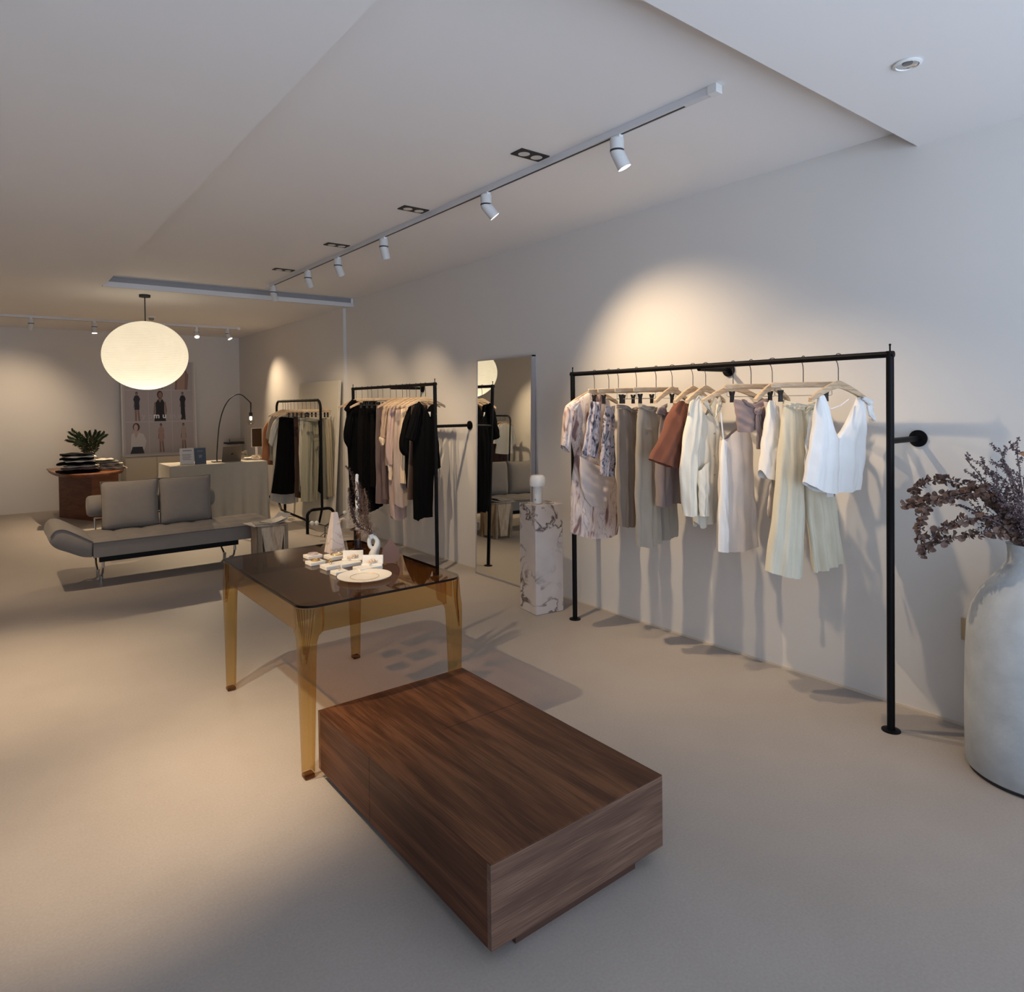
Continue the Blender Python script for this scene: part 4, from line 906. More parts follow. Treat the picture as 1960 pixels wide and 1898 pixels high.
# ---- things on the smoked table
TZ = tz+.0006
M_stone = plain('white_display_stone', (.78, .74, .66), .5, 0, .2, 300)
M_gold = plain('gold', (.75, .50, .22), .25, 1.)
GJ = 'jewellery display blocks on the smoked table'
def block(name, label, cx_, cy_, w, d, h, rz, top=None, mat=None):
    t = thing(name, label, 'display block', (cx_, cy_, TZ), GJ)
    mb = MB(); mb.box((cx_-w/2, cy_-d/2, TZ), (cx_+w/2, cy_+d/2, TZ+h), rz=rz); mb.build('block', mat or M_stone, t, bevel=.002)
    return t
def ring(name, label, c, r, th, mat, tilt=0, gem=None, cat='jewellery', grp='jewellery on the display blocks'):
    c = Vector(c); mb = MB(); ax = Vector((cos(.4), sin(.4), 0)); ay = Vector((-sin(.4)*cos(tilt), cos(.4)*cos(tilt), sin(tilt)))
    cc = c+Vector((0, 0, th+r*sin(tilt))); mb.tube(arc(cc, r, 0, 2*pi, 24, ax, ay)[:-1], th, 6, close=True)
    if gem: mb.sph(cc+ay*r*(1 if tilt else 0)+Vector((0, 0, .003)), gem, n=10)
    o = mb.build(name, mat, None, smooth=True, angle=0); tag(o, label, cat, grp)
RZ = .05
block('jewellery_block', 'flat white stone block at the far left of the jewellery display', 1.455, 3.69, .085, .075, .018, RZ)
block('jewellery_block', 'larger white stone block carrying a gold bangle', 1.555, 3.59, .115, .10, .020, RZ)
block('jewellery_block', 'white stone block with gold chain, second row left', 1.405, 3.53, .085, .075, .018, RZ)
block('jewellery_block', 'square white stone block with a pearl ring', 1.43, 3.385, .085, .08, .020, RZ)
block('jewellery_block', 'small white stone block nearest the round plate', 1.415, 3.24, .070, .065, .018, RZ)
block('jewellery_block', 'wide flat white stone block in the middle of the display', 1.53, 3.395, .12, .10, .018, RZ)
block('jewellery_block', 'white stone block nearest the drop-shaped plaque', 1.565, 3.225, .13, .085, .020, RZ)
zt = TZ+.0185
ring('bracelet', 'pale bracelet lying on the far left display block', (1.455, 3.69, zt), .026, .004, plain('pearl_pink', (.55, .42, .40), .4))
ring('bangle', 'gold bangle on the larger display block', (1.555, 3.59, zt+.002), .034, .003, M_gold)
ring('gold_chain', 'gold chain heaped on the second-row block', (1.405, 3.53, zt), .022, .004, M_gold)
ring('ring', 'gold ring with pearl on the square block', (1.43, 3.385, zt+.002), .010, .0015, M_gold, 1.4, .007)
ring('ring', 'tiny ring standing on the smallest block', (1.415, 3.24, zt), .009, .0013, M_gold, 1.4, .003)
# open card holders with earrings
def holder(x, y, rz, label):
    t = thing('earring_stand', label, 'jewellery stand', (x, y, TZ), 'earring stands on the smoked table')
    z0 = TZ+.0185
    mb = MB(); mb.box((x-.055, y-.006, z0), (x+.055, y+.006, z0+.050), rz=rz); mb.build('back_plate', M_stone, t, bevel=.002)
    mb = MB(); mb.box((x-.055, y-.03, z0), (x+.055, y-.0065, z0+.010), rz=rz, piv=(x, y, 0)); mb.build('foot', M_stone, t, bevel=.002)
    mb = MB()
    rnd = random.Random(int(x*1000))
    for k in range(5): mb.sph((x-.035+.016*k, y-.018+rnd.uniform(-.004, .004), z0+.016+rnd.uniform(0, .012)), rnd.uniform(.006, .010), n=8)
    mb.build('earrings', plain('shell_pink', (.72, .52, .36), .4), t, smooth=True)
holder(1.575, 3.42, radians(-38), 'white earring stand farther from the viewer')
holder(1.605, 3.245, radians(-38), 'white earring stand beside the round plate')
# pyramid
t = MB(); x, y = 1.615, 3.755; hw = .043; ht = .030
lo = [t.bm.verts.new((x+a*.047, y+b*.043, TZ)) for a, b in ((-1, -1), (1, -1), (1, 1), (-1, 1))]; hi = [t.bm.verts.new((x+a*.014, y+b*.013, TZ+.232)) for a, b in ((-1, -1), (1, -1), (1, 1), (-1, 1))]
t.bm.faces.new(lo[::-1]); t.bm.faces.new(hi)
for i in range(4): t.bm.faces.new((lo[i], lo[(i+1) % 4], hi[(i+1) % 4], hi[i]))
bmesh.ops.rotate(t.bm, cent=(x, y, 0), matrix=Matrix.Rotation(.12, 3, 'Z'), verts=t.bm.verts)
tag(t.build('marble_obelisk', marble('pink_marble', (.66, .57, .52), (.44, .35, .31), 6), None, bevel=.001), 'tall pale pink marble obelisk at the back of the smoked table', 'ornament')
# candle holder and candle
c = (1.735, 3.70, TZ)
mb = MB(); mb.lathe(c, [(.0, .0), (.044, .0), (.046, .006), (.026, .012), (.019, .020), (.018, .100), (.020, .112), (.030, .121), (.046, .124), (.046, .128), (.024, .130), (.015, .128), (.015, .118), (.0, .117)], 32)
tag(mb.build('candle_holder', clear('amber_glass', (.55, .33, .13), 1.5), None, smooth=True, angle=60), 'amber glass candle holder with wide rim', 'candle holder')
mb = MB(); K_ = 60; rows = []      # twisted taper
for i in range(K_+1):
    z = TZ+.118+.335*i/K_; r0 = .0125-.004*i/K_; row = []
    if i == K_: r0 = .003
    for k in range(12):
        a = 2*pi*k/12; r_q = r0*(1+.22*cos(3*a+i*.55)); row.append(mb.bm.verts.new((c[0]+r_q*cos(a), c[1]+r_q*sin(a), z)))
    rows.append(row)
for A, B in zip(rows, rows[1:]):
    for k in range(12): mb.bm.faces.new((A[k], A[(k+1) % 12], B[(k+1) % 12], B[k]))
mb.bm.faces.new(rows[0][::-1]); mb.bm.faces.new(rows[-1])
t = mb.build('twisted_candle', plain('wax', (.72, .68, .64), .45), None, smooth=True, angle=0); tag(t, 'tall thin white twisted candle standing in the amber candle holder', 'candle')
# vase shaped as a twisted loop
t = thing('twisted_vase', 'small white twisted ceramic vase shaped like a swan neck', 'vase', (1.70, 3.415, TZ))
M_cer = plain('white_ceramic', (.62, .62, .60), .3)
b0 = Vector((1.70, 3.415, TZ)); ux = Vector((.80, -.60, 0))
pts = [b0+ux*a+Vector((0, 0, z)) for a, z in ((.0, .0), (-.004, .028), (.004, .052), (.016, .078), (.016, .104), (.002, .124), (-.017, .128), (-.027, .112), (-.028, .090), (-.022, .072), (-.008, .060))]
mb = MB(); mb.tube(crom(pts, 5), [.030, .030, .029, .027, .026, .024, .023, .022, .021, .020, .020, .019, .018, .018, .017]+[.017]*30+[.014]*6 if False else [max(.011, .033-.022*min(1, i/22.)) for i in range(51)], 14)
mb.build('body', M_cer, t, smooth=True, angle=0)
mb = MB(); mb.cyl(b0+ux*-.014+Vector((0, 0, .118)), b0+ux*-.020+Vector((0, 0, .142)), .013, .016, n=18, caps=False); mb.build('mouth', M_cer, t, smooth=True)
# drop plaque
t = MB(); n = 40; P0 = Vector((1.725, 3.275, TZ+.0)); ux = Vector((.82, -.57, 0)).normalized(); ny = Vector((-.57, -.82, .25)).normalized()
fr = []; bk = []
for i in range(n):
    a = 2*pi*i/n; zz = -cos(a); xx = sin(a)*(sin(a/2))**1.3 if a <= pi else -(abs(sin(a))*(sin(a/2))**1.3)
    # teardrop: tip at a=0
    px_ = .056*sin(a)*abs(sin(a/2))**1.25; pz = .068*(1+cos(a))*1.0
    p = P0+ux*(px_*1.18)+Vector((0, 0, pz))
    fr.append(p); bk.append(p+Vector((-ny.x*.012, -ny.y*.012, 0)))
cen = P0+Vector((0, 0, .055))
vf = [t.bm.verts.new(p) for p in fr]; vb = [t.bm.verts.new(p) for p in bk]; vc = t.bm.verts.new(cen-Vector((ny.x, ny.y, 0))*.006); vd = t.bm.verts.new(cen-Vector((ny.x, ny.y, 0))*.012)
for i in range(n):
    j = (i+1) % n; t.bm.faces.new((vf[i], vf[j], vc)); t.bm.faces.new((vb[j], vb[i], vd)); t.bm.faces.new((vf[i], vb[i], vb[j], vf[j]))
tag(t.build('drop_plaque', plain('plum_glaze', (.14, .082, .070), .32, 0, 0, 0, 0, .5, .15, 6), None, bevel=.002), 'plum glazed ceramic drop-shaped ornament standing on the table', 'ornament')
# plate
mb = MB(); mb.lathe((1.475, 3.075, TZ), [(0, .0), (.060, .0), (.095, .004), (.132, .014), (.133, .017), (.130, .0175), (.118, .012), (.080, .0095), (.078, .0085), (.0, .0085)], 56)
tag(mb.build('round_plate', plain('cream_glaze', (.78, .72, .62), .35), None, smooth=True, angle=60), 'round cream plate at the front edge of the smoked table', 'plate')
mb = MB(); mb.tube(arc((1.475, 3.075, TZ+.0098), .070, 0, 2*pi, 40, (1, 0, 0), (0, 1, 0))[:-1], .0009, 6, close=True)
tag(mb.build('fine_necklace', M_gold, None), 'fine gold necklace laid in a circle on the round plate', 'necklace')
# dried plumes in the twisted vase
def plume(name, label, pts, hair, hlen, n, mat, seed, stemr=.0012, grp='dried plumes on the smoked table', droop=.4, thick=.0010, leaf=0.):
    rnd = random.Random(seed); t = thing(name, label, 'dried flower', pts[0], grp)
    c = crom(pts, 8); mb = MB(); mb.tube(c, stemr, 5); mb.build('stem', mat, t)
    mb = MB()
    for i in range(n):
        f = hair+(1-hair)*(i/n); k = min(len(c)-2, int(f*(len(c)-1))); p = c[k].lerp(c[k+1], rnd.random()); d = (c[k+1]-c[k]).normalized()
        s = Vector((rnd.gauss(0, 1), rnd.gauss(0, 1), rnd.gauss(0, .6))).normalized(); l = hlen*rnd.uniform(.5, 1.)*(1.1-.75*((f-hair)/(1-hair)))
        q = p+(d*.6+s*.8).normalized()*l; q2 = q+Vector((0, 0, -droop*l*.5))+s*l*.3
        if leaf:
            w = s.cross(d).normalized()*leaf
            v = [mb.bm.verts.new(x) for x in (p, p.lerp(q, .5)+w, q, p.lerp(q, .5)-w)]; mb.bm.faces.new(v)
            v = [mb.bm.verts.new(x) for x in (q, q.lerp(q2, .5)+w*.8, q2, q.lerp(q2, .5)-w*.8)]; mb.bm.faces.new(v)
        else:
            w = s.cross(d).normalized()*thick; 
            a = [mb.bm.verts.new(x) for x in (p-w, p+w, q+w*.7, q-w*.7)]; mb.bm.faces.new(a)
            b = [mb.bm.verts.new(x) for x in (q-w*.7, q+w*.7, q2)]; mb.bm.faces.new(b)
    mb.build('tuft', mat, t)['kind'] = 'stuff'
M_pl1 = plain('plume_brown', (.19, .115, .08), .9); M_pl2 = plain('plume_pale', (.62, .50, .40), .9); M_pl3 = plain('sprig_dark', (.075, .042, .035), .9); M_pl4 = plain('sprig_white', (.70, .66, .60), .9)
v0 = b0+Vector((.80, -.60, 0))*-.020+Vector((0, 0, .145))
def vp(u, v, y=3.55): return ony(u, v, y)
vy = v0.y
plume('dried_plume', 'brown feathery dried plume leaning out of the twisted vase', [v0-Vector((0, 0, .05)), v0, ony(699, 990, vy+.02), ony(692, 955, vy+.03), ony(684, 925, vy+.04)], .2, .058, 1100, M_pl1, 1)
plume('dried_plume', 'pale fluffy dried plume low in the bunch', [v0-Vector((0, 0, .05)), v0, ony(695, 1010, vy+.05), ony(688, 990, vy+.07), ony(678, 975, vy+.09)], .25, .055, 800, M_pl2, 2)
plume('dried_sprig', 'dark brown dried sprig rising highest in the bunch', [v0-Vector((0, 0, .05)), v0, ony(690, 985, vy+.06), ony(680, 940, vy+.08), ony(672, 905, vy+.09), ony(662, 892, vy+.1)], .3, .030, 360, M_pl3, 3, leaf=.0030)
plume('dried_sprig', 'dark brown dried sprig with berries left of the plume', [v0-Vector((0, 0, .05)), v0, ony(682, 1000, vy+.06), ony(672, 970, vy+.09), ony(668, 935, vy+.12)], .3, .034, 420, M_pl3, 4, leaf=.0032)
plume('dried_plume', 'cream curled dried plume drooping left over the candle', [v0-Vector((0, 0, .05)), v0, ony(690, 1010, vy+.06), ony(672, 1000, vy+.10), ony(656, 993, vy+.12), ony(648, 1004, vy+.12)], .4, .036, 420, M_pl2, 6)
plume('dried_fern', 'spiky brown dried fern on the right of the bunch', [v0-Vector((0, 0, .05)), v0, ony(703, 985, vy), ony(703, 960, vy), ony(697, 935, vy)], .25, .034, 260, M_pl1, 7, leaf=.0016)

# ================================================================== BIG VASE AND DRIED BRANCHES
VC = Vector((3.505, .895, 0)); VR = .250
def plaster():
    return plain('rough_plaster', (.46, .485, .50), .9, 0, 1.0, 30, 0, .2, .26, 9)
t = thing('floor_vase', 'huge pale grey plaster floor vase at the right edge', 'vase', VC)
mb = MB()
prof = [(.0, .014), (VR-.012, .014), (VR, .024), (VR+.002, .30), (VR-.001, .50), (VR-.006, .62), (VR-.022, .70), (VR-.055, .775), (VR-.10, .835), (.118, .875), (.102, .905), (.097, .94), (.100, .975), (.104, .985), (.096, .987), (.088, .975), (.086, .90), (.0, .895)]
mb.lathe(VC, prof, 72); mb.build('body', plaster(), t, smooth=True, angle=60)
mb = MB(); mb.lathe(VC, [(0, .001), (VR-.014, .001), (VR-.014, .014), (0, .0142)], 60); mb.build('base_ring', M_blackm, t)
M_euc = plain('eucalyptus_dried', (.135, .085, .068), .75, 0, 0, 0, 0, .3, .35, 30)
M_stat = plain('statice_dried', (.125, .088, .092), .9, 0, 0, 0, 0, .2, .3, 40)
RIM = VC+Vector((0, 0, .985))
def leafdisc(mb, c, nrm, r, rnd):
    nrm = nrm.normalized(); a = nrm.cross(Vector((0, 0, 1)))
    if a.length < .1: a = nrm.cross(Vector((1, 0, 0)))
    a.normalize(); b = nrm.cross(a); k = 8; rim = [mb.bm.verts.new(c+a*(r*cos(2*pi*i/k))+b*(r*.82*sin(2*pi*i/k))+nrm*(.25*r*cos(4*pi*i/k))) for i in range(k)]
    m = mb.bm.verts.new(c-nrm*r*.1)
    for i in range(k): mb.bm.faces.new((rim[i], rim[(i+1) % k], m))
def euc(label, px, X, dens, seed, r=.016, start=.2):
    rnd = random.Random(seed); P = [RIM+Vector((rnd.uniform(-.04, .0), rnd.uniform(-.02, .03), -.12)), RIM+Vector((-.04, .04, .01))]+[onx(u, v, x) for (u, v), x in zip(px, X)]
    c = crom(P, 10); t = thing('eucalyptus_branch', label, 'dried branch', P[0], 'dried eucalyptus branches in the floor vase')
    mb = MB(); mb.tube(c, .0022, 6); mb.build('stem', M_stat, t)
    mb = MB(); L_ = [0.]
    for a, b in zip(c, c[1:]): L_.append(L_[-1]+(b-a).length)
    n = int(L_[-1]*dens); j = 0
    for i in range(n):
        s = L_[-1]*(start+(1-start)*i/n)
        while j < len(L_)-2 and L_[j+1] < s: j += 1
        p = c[j].lerp(c[j+1], (s-L_[j])/max(1e-6, L_[j+1]-L_[j])); d = (c[j+1]-c[j]).normalized()
        for q in range(2):
            side = Vector((rnd.gauss(0, 1), rnd.gauss(0, 1), rnd.gauss(0, 1))); side = (side-d*side.dot(d)).normalized()
            rr = r*rnd.uniform(.65, 1.15); leafdisc(mb, p+side*rr*1.15, (side*.3+d*rnd.uniform(.3, 1)+Vector((rnd.gauss(0, .5), rnd.gauss(0, .5), rnd.gauss(0, .5)))), rr, rnd)
    mb.build('leaves', M_euc, t)
euc('topmost eucalyptus branch, arching left with round brown leaves', [(1890, 945), (1840, 925), (1790, 918), (1757, 932), (1748, 948)], [3.42, 3.38, 3.36, 3.36, 3.36], 95, 11)
euc('eucalyptus branch reaching farthest left towards the rack post', [(1890, 955), (1830, 945), (1785, 955), (1750, 962), (1725, 965)], [3.40, 3.34, 3.31, 3.31, 3.31], 90, 12)
euc('eucalyptus branch curling down on the left of the vase', [(1895, 950), (1820, 952), (1772, 970), (1762, 1000), (1762, 1030), (1772, 1060)], [3.38, 3.30, 3.28, 3.27, 3.27, 3.27], 95, 13)
euc('eucalyptus branch with leaves pointing left just above the vase shoulder', [(1900, 995), (1860, 992), (1825, 1003), (1795, 1018), (1782, 1036)], [3.36, 3.32, 3.29, 3.28, 3.28], 90, 14)
euc('lowest eucalyptus branch, hanging to a single pale leaf', [(1920, 1022), (1880, 1022), (1835, 1026), (1800, 1038), (1772, 1052), (1766, 1068)], [3.36, 3.32, 3.30, 3.29, 3.29, 3.29], 80, 15, .014, .25)
rnd = random.Random(5)
def statice(label, tip, X, seed, n=150, hl=.05):
    rnd = random.Random(seed); e = onx(tip[0], tip[1], X); b = RIM+Vector((rnd.uniform(-.04, .03), rnd.uniform(-.03, .05), -.10)); m = b.lerp(e, .5)+Vector((0, 0, .05)); 
    t = thing('statice_spray', label, 'dried flower', b, 'dried statice sprays in the floor vase')
    c = crom([b, b+Vector((0, 0, .11)), m, e], 8); mb = MB(); mb.tube(c, .0018, 5)
    tw = []
    for i in range(16):
        k = rnd.randint(len(c)//3, len(c)-2); d = (c[k+1]-c[k]).normalized(); s = Vector((rnd.gauss(0, 1), rnd.gauss(0, 1), rnd.gauss(.2, .7))).normalized()
        q = c[k]+(d*.8+s*.7).normalized()*hl*rnd.uniform(.8, 2.0); mb.tube([c[k], c[k].lerp(q, .5)+Vector((0, 0, .004)), q], .0009, 4); tw.append((c[k], q))
    mb.build('stem', M_stat, t)
    mb = MB()
    tw.append((c[-6], c[-1])); tw.append((c[-8], c[-3]))
    for i in range(n):
        a, b2 = rnd.choice(tw); p = a.lerp(b2, rnd.uniform(.3, 1.05)); s = Vector((rnd.gauss(0, 1), rnd.gauss(0, 1), rnd.gauss(.3, 1))).normalized(); l = rnd.uniform(.006, .013); w = s.cross(Vector((rnd.random(), rnd.random(), rnd.random()))).normalized()*l*.35
        v = [mb.bm.verts.new(x) for x in (p, p+s*l*.6+w, p+s*l, p+s*l*.6-w)]; mb.bm.faces.new(v)
    mb.build('florets', M_stat, t)['kind'] = 'stuff'
for i, (tip, X, lb) in enumerate((((1848, 877), 3.42, 'statice spray curving out highest on the left'), ((1862, 905), 3.45, 'statice spray filling the left of the bunch'), ((1880, 884), 3.44, 'statice spray standing above the eucalyptus'), ((1915, 862), 3.46, 'tall statice spray left of the brown leaf'), ((1945, 858), 3.48, 'tall statice spray nearest the picture edge'), ((1900, 925), 3.34, 'statice spray in the middle of the bunch'), ((1860, 975), 3.38, 'statice spray pointing left below the middle'), ((1930, 905), 3.34, 'dense statice spray above the vase mouth'), ((1925, 960), 3.34, 'statice spray low over the vase mouth'), ((1890, 990), 3.36, 'low statice spray over the vase shoulder'), ((1955, 930), 3.36, 'statice spray at the edge of the picture'), ((1950, 985), 3.38, 'short statice spray right above the vase rim'), ((2000, 880), 3.5, 'statice spray beyond the right edge of the picture'))):
    statice(lb, tip, X, 30+i, 520 if i not in (0,) else 220, .055 if i else .03)
mb = MB(); p = onx(1950, 868, 3.40)
mb.prism([p, p+Vector((.03, -.05, .02)), p+Vector((.06, -.09, .035)), p+Vector((.05, -.06, -.02)), p+Vector((.02, -.02, -.018))], (.002, .001, .001))
mb.tube([p+Vector((.03, -.04, 0)), RIM+Vector((0, 0, -.08))], .002, 5)
tag(mb.build('dried_leaf', plain('rust_leaf', (.25, .12, .055), .8)), 'large rust-coloured dried leaf at the right edge of the bunch', 'dried leaf')
# outlet
t = thing('wall_outlet', 'beige wall socket half hidden by the floor vase', 'socket', (WX, 1.245, .47))
mb = MB(); mb.box((WX-.007, 1.185, .425), (WX-.0005, 1.262, .535)); mb.build('cover_plate', plain('socket_beige', (.36, .28, .19), .5), t, bevel=.003)
mb = MB()
for y, z in ((1.215, .505), (1.203, .505), (1.215, .478), (1.222, .462), (1.203, .462)): mb.box((WX-.0082, y-.002, z-.004), (WX-.0068, y+.002, z+.004))
mb.build('slots', M_blackm, t)

# ================================================================== LEANING BOARD, BALL STAND
t = MB(); th = .045
def lb_(y, z, d): return Vector((3.545+.125*z/1.95-d, y, z))
t.prism([lb_(8.33, .002, 0), lb_(9.72, .002, 0), lb_(9.72, 1.95, 0), lb_(8.33, 1.95, 0)], (.04, 0, 0))
tag(t.build('leaning_panel', plain('panel_cream', (.62, .58, .50), .7), None, bevel=.002), 'large blank cream panel leaning on the wall behind the rear rack', 'panel')
t = thing('ball_hook_stand', 'small black wire stand with white balls on the floor by the rear rack', 'stand', (3.35, 8.05, 0))
pts = [ony(u, v, 7.97) for u, v in ((597, 1001), (606, 1001), (634, 1002), (645, 1001), (637, 1013), (660, 981))]
c = ony(622, 1006, 7.97)
for p in pts:
    mb = MB(); mb.sph(p, .028, n=16); mb.build('ball', M_white, t, smooth=True)
mb = MB()
for p in pts: mb.tube([c, p], .005, 6)
mb.tube([c, Vector((c.x, c.y, .002))], .005, 6)
for a in range(3): mb.tube([Vector((c.x, c.y, .05)), Vector((c.x+.07*cos(a*2.1), c.y+.07*sin(a*2.1), .004))], .004, 6)
mb.build('wire_frame', M_blackm, t)

# ================================================================== SOFA
SY0, SY1, SX0, SX1 = 7.00, 7.78, .745, 2.40
t = thing('daybed_sofa', 'grey fabric daybed sofa with raised left end', 'sofa', (1.5, 7.4, 0))
def pad(x0, x1, y0, y1, z0, z1, nx, ny, tuft=.022):
    """quilted pad with piping-soft edges"""
    bm = bmesh.new(); gx, gy = nx*8, ny*8; top = {}; 
    for i in range(gx+1):
        for j in range(gy+1):
            s, q = i/gx, j/gy; e = min(1, min(s, 1-s)*gx/3.5)**.5*min(1, min(q, 1-q)*gy/3.5)**.5
            tx = abs(sin(pi*s*nx)); ty = abs(sin(pi*q*ny)); z = z1-.012+.012*e+tuft*((tx*ty)**.6-.6)*e
            top[i, j] = bm.verts.new((x0+(x1-x0)*s, y0+(y1-y0)*q, z))
    for i in range(gx):
        for j in range(gy): bm.faces.new((top[i, j], top[i+1, j], top[i+1, j+1], top[i, j+1]))
    rim = [top[i, 0] for i in range(gx+1)]+[top[gx, j] for j in range(1, gy+1)]+[top[i, gy] for i in range(gx-1, -1, -1)]+[top[0, j] for j in range(gy-1, 0, -1)]
    lo = [bm.verts.new((v.co.x, v.co.y, z0)) for v in rim]
    for k in range(len(rim)): bm.faces.new((rim[k], lo[k], lo[(k+1) % len(rim)], rim[(k+1) % len(rim)]))
    bm.faces.new(lo)
    m = MB(); m.bm.free(); m.bm = bm; return m
pad(SX0, SX1, SY0, SY1, .280, .425, 7, 3).build('seat', M_sofa, t, smooth=True, angle=60)
mb = MB(); mb.tube([(SX0, SY0-.002, .412), (SX1, SY0-.002, .412)], .005, 6); mb.build('piping', plain('piping_dark', (.12, .105, .095), .9), t)
# raised end: profile in x-z extruded along y
prof = crom([(.735, 0, .285), (.66, 0, .300), (.56, 0, .352), (.47, 0, .400), (.425, 0, .455), (.430, 0, .515), (.468, 0, .560), (.53, 0, .560), (.60, 0, .520), (.68, 0, .468), (.745, 0, .425)], 5)
mb = MB(); n = len(prof); rows = []
for y, sc in ((SY0, .93), (SY0+.012, .99), (SY0+.04, 1), (SY0+.2, 1.01), (SY0+.39, 1.0), (SY0+.58, 1.01), (SY1-.04, 1), (SY1-.012, .99), (SY1, .93)):
    cc = Vector((.59, 0, .43)); rows.append([mb.bm.verts.new(Vector((cc.x+(p.x-cc.x)*sc, y, cc.z+(p.z-cc.z)*sc))) for p in prof])
for A, B in zip(rows, rows[1:]):
    for i in range(n): mb.bm.faces.new((A[i], A[(i+1) % n], B[(i+1) % n], B[i]))
mb.bm.faces.new(rows[0]); mb.bm.faces.new(rows[-1][::-1]); mb.build('raised_headrest', M_sofa, t, smooth=True, angle=70)
mb = MB(); mb.tube([Vector((.59+(p.x-.59)*.97, SY0-.001, .43+(p.z-.43)*.97)) for p in prof[24:]], .004, 6); mb.build('piping', MATS['piping_dark'], t)
mb = MB(); mb.box((.80, SY0+.10, .215), (2.02, SY0+.14, .272)); mb.box((.80, SY1-.14, .215), (2.02, SY1-.10, .272)); mb.box((.9, SY0+.1, .262), (.95, SY1-.1, .2795)); mb.box((1.9, SY0+.1, .262), (1.95, SY1-.1, .2795)); mb.build('base_rail', M_black, t)
for x in (.83, 1.99):
    for y, s in ((SY0+.12, 1), (SY1-.12, -1)):
        mb = MB(); mb.cyl((x, y, .16), (x, y, .28), .014, n=14); mb.tube([(x, y, .17), (x, y+s*.04, .11), (x, y+s*.155, .055)], .010, 8)
        mb.cyl((x, y+s*.155, .001), (x, y+s*.155, .070), .016, n=16); mb.build('leg', M_chrome, t, smooth=True)
# cushions are loose: things of their own
def cushion(name, label, cx_, cy_, cz, w, h, th, tiltx, rz=0., grp=None, mat=M_sofa):
    t = thing(name, label, 'cushion', (cx_, cy_, cz), grp); R_ = Matrix.Rotation(rz, 3, 'Z') @ Matrix.Rotation(tiltx, 3, 'X')
    mb = MB(); N = 18; g = {}
    for sd in (1, -1):
        for i in range(N+1):
            for j in range(N+1):
                s, q = 2*i/N-1, 2*j/N-1; e = ((1-s**4)*(1-q**4))**.42; k = 1-.035*(s*s*(1-q*q)+q*q*(1-s*s))*0
                p = Vector((s*w/2*(1-.02*(1-q*q)), -sd*th/2*e, q*h/2*(1-.02*(1-s*s))))
                g[sd, i, j] = mb.bm.verts.new(R_ @ p+Vector((cx_, cy_, cz+h/2)))
        for i in range(N):
            for j in range(N):
                f = (g[sd, i, j], g[sd, i+1, j], g[sd, i+1, j+1], g[sd, i, j+1]); mb.bm.faces.new(f if sd > 0 else f[::-1])
    bmesh.ops.remove_doubles(mb.bm, verts=mb.bm.verts, dist=.0005); mb.build('pad', mat, t, smooth=True, angle=0)
    mb = MB(); rr = .012; P = [(-w/2, -h/2), (w/2, -h/2), (w/2, h/2), (-w/2, h/2)]; C = []
    for a, b in zip(P, P[1:]+P[:1]):
        for k in range(8):
            f = k/8; x_, z_ = a[0]+(b[0]-a[0])*f, a[1]+(b[1]-a[1])*f; bow = .01*sin(pi*f); nx_, nz_ = (b[1]-a[1]), -(b[0]-a[0]); l_ = sqrt(nx_**2+nz_**2)
            C.append(R_ @ Vector((x_-nx_/l_*bow, 0, z_-nz_/l_*bow))+Vector((cx_, cy_, cz+h/2)))
    mb.tube(C, .006, 6, close=True); mb.build('piping', MATS['piping_dark'], t, smooth=True, angle=0)
GC = 'square back cushions on the daybed'
cushion('back_cushion', 'large square grey back cushion on the left of the daybed', 1.135, 7.63, .418, .505, .475, .16, radians(-6), 0, GC)
cushion('back_cushion', 'large square grey back cushion on the right of the daybed', 1.645, 7.63, .418, .500, .475, .16, radians(-6), 0, GC)
def bolster(label, x0, x1, y, z, r, mat):
    mb = MB(); P = [(0, 0), (r*.8, 0), (r*.97, .018), (r, .045), (r, x1-x0-.045), (r*.97, x1-x0-.018), (r*.8, x1-x0), (0, x1-x0)]
    mb.lathe((0, 0, 0), P, 28)
    for v in mb.bm.verts: v.co = Vector((x0+v.co.z, y+v.co.x, z+v.co.y))
    tag(mb.build('bolster', mat, None, smooth=True, angle=60), label, 'cushion', 'bolsters behind the back cushions')
bolster('grey bolster sticking out behind the left back cushion', .785, 1.32, 7.86, .64, .105, M_sofa)
bolster('green-grey bolster peeping out behind the right back cushion', 1.36, 1.975, 7.86, .635, .098, fabric('green_grey_wool', (.20, .20, .165)))
for x in (.95, 1.8):   # low back bar that holds the bolsters
    pass
mb = MB(); mb.tube([(.85, SY1+.005, .30), (.85, SY1+.03, .40), (.85, SY1+.06, .52)], .009, 8); mb.tube([(1.90, SY1+.005, .30), (1.90, SY1+.03, .40), (1.90, SY1+.06, .52)], .009, 8)
mb.tube([(.85, SY1+.06, .522), (1.90, SY1+.06, .522)], .009, 8); mb.build('back_rail', M_chrome, t, smooth=True)

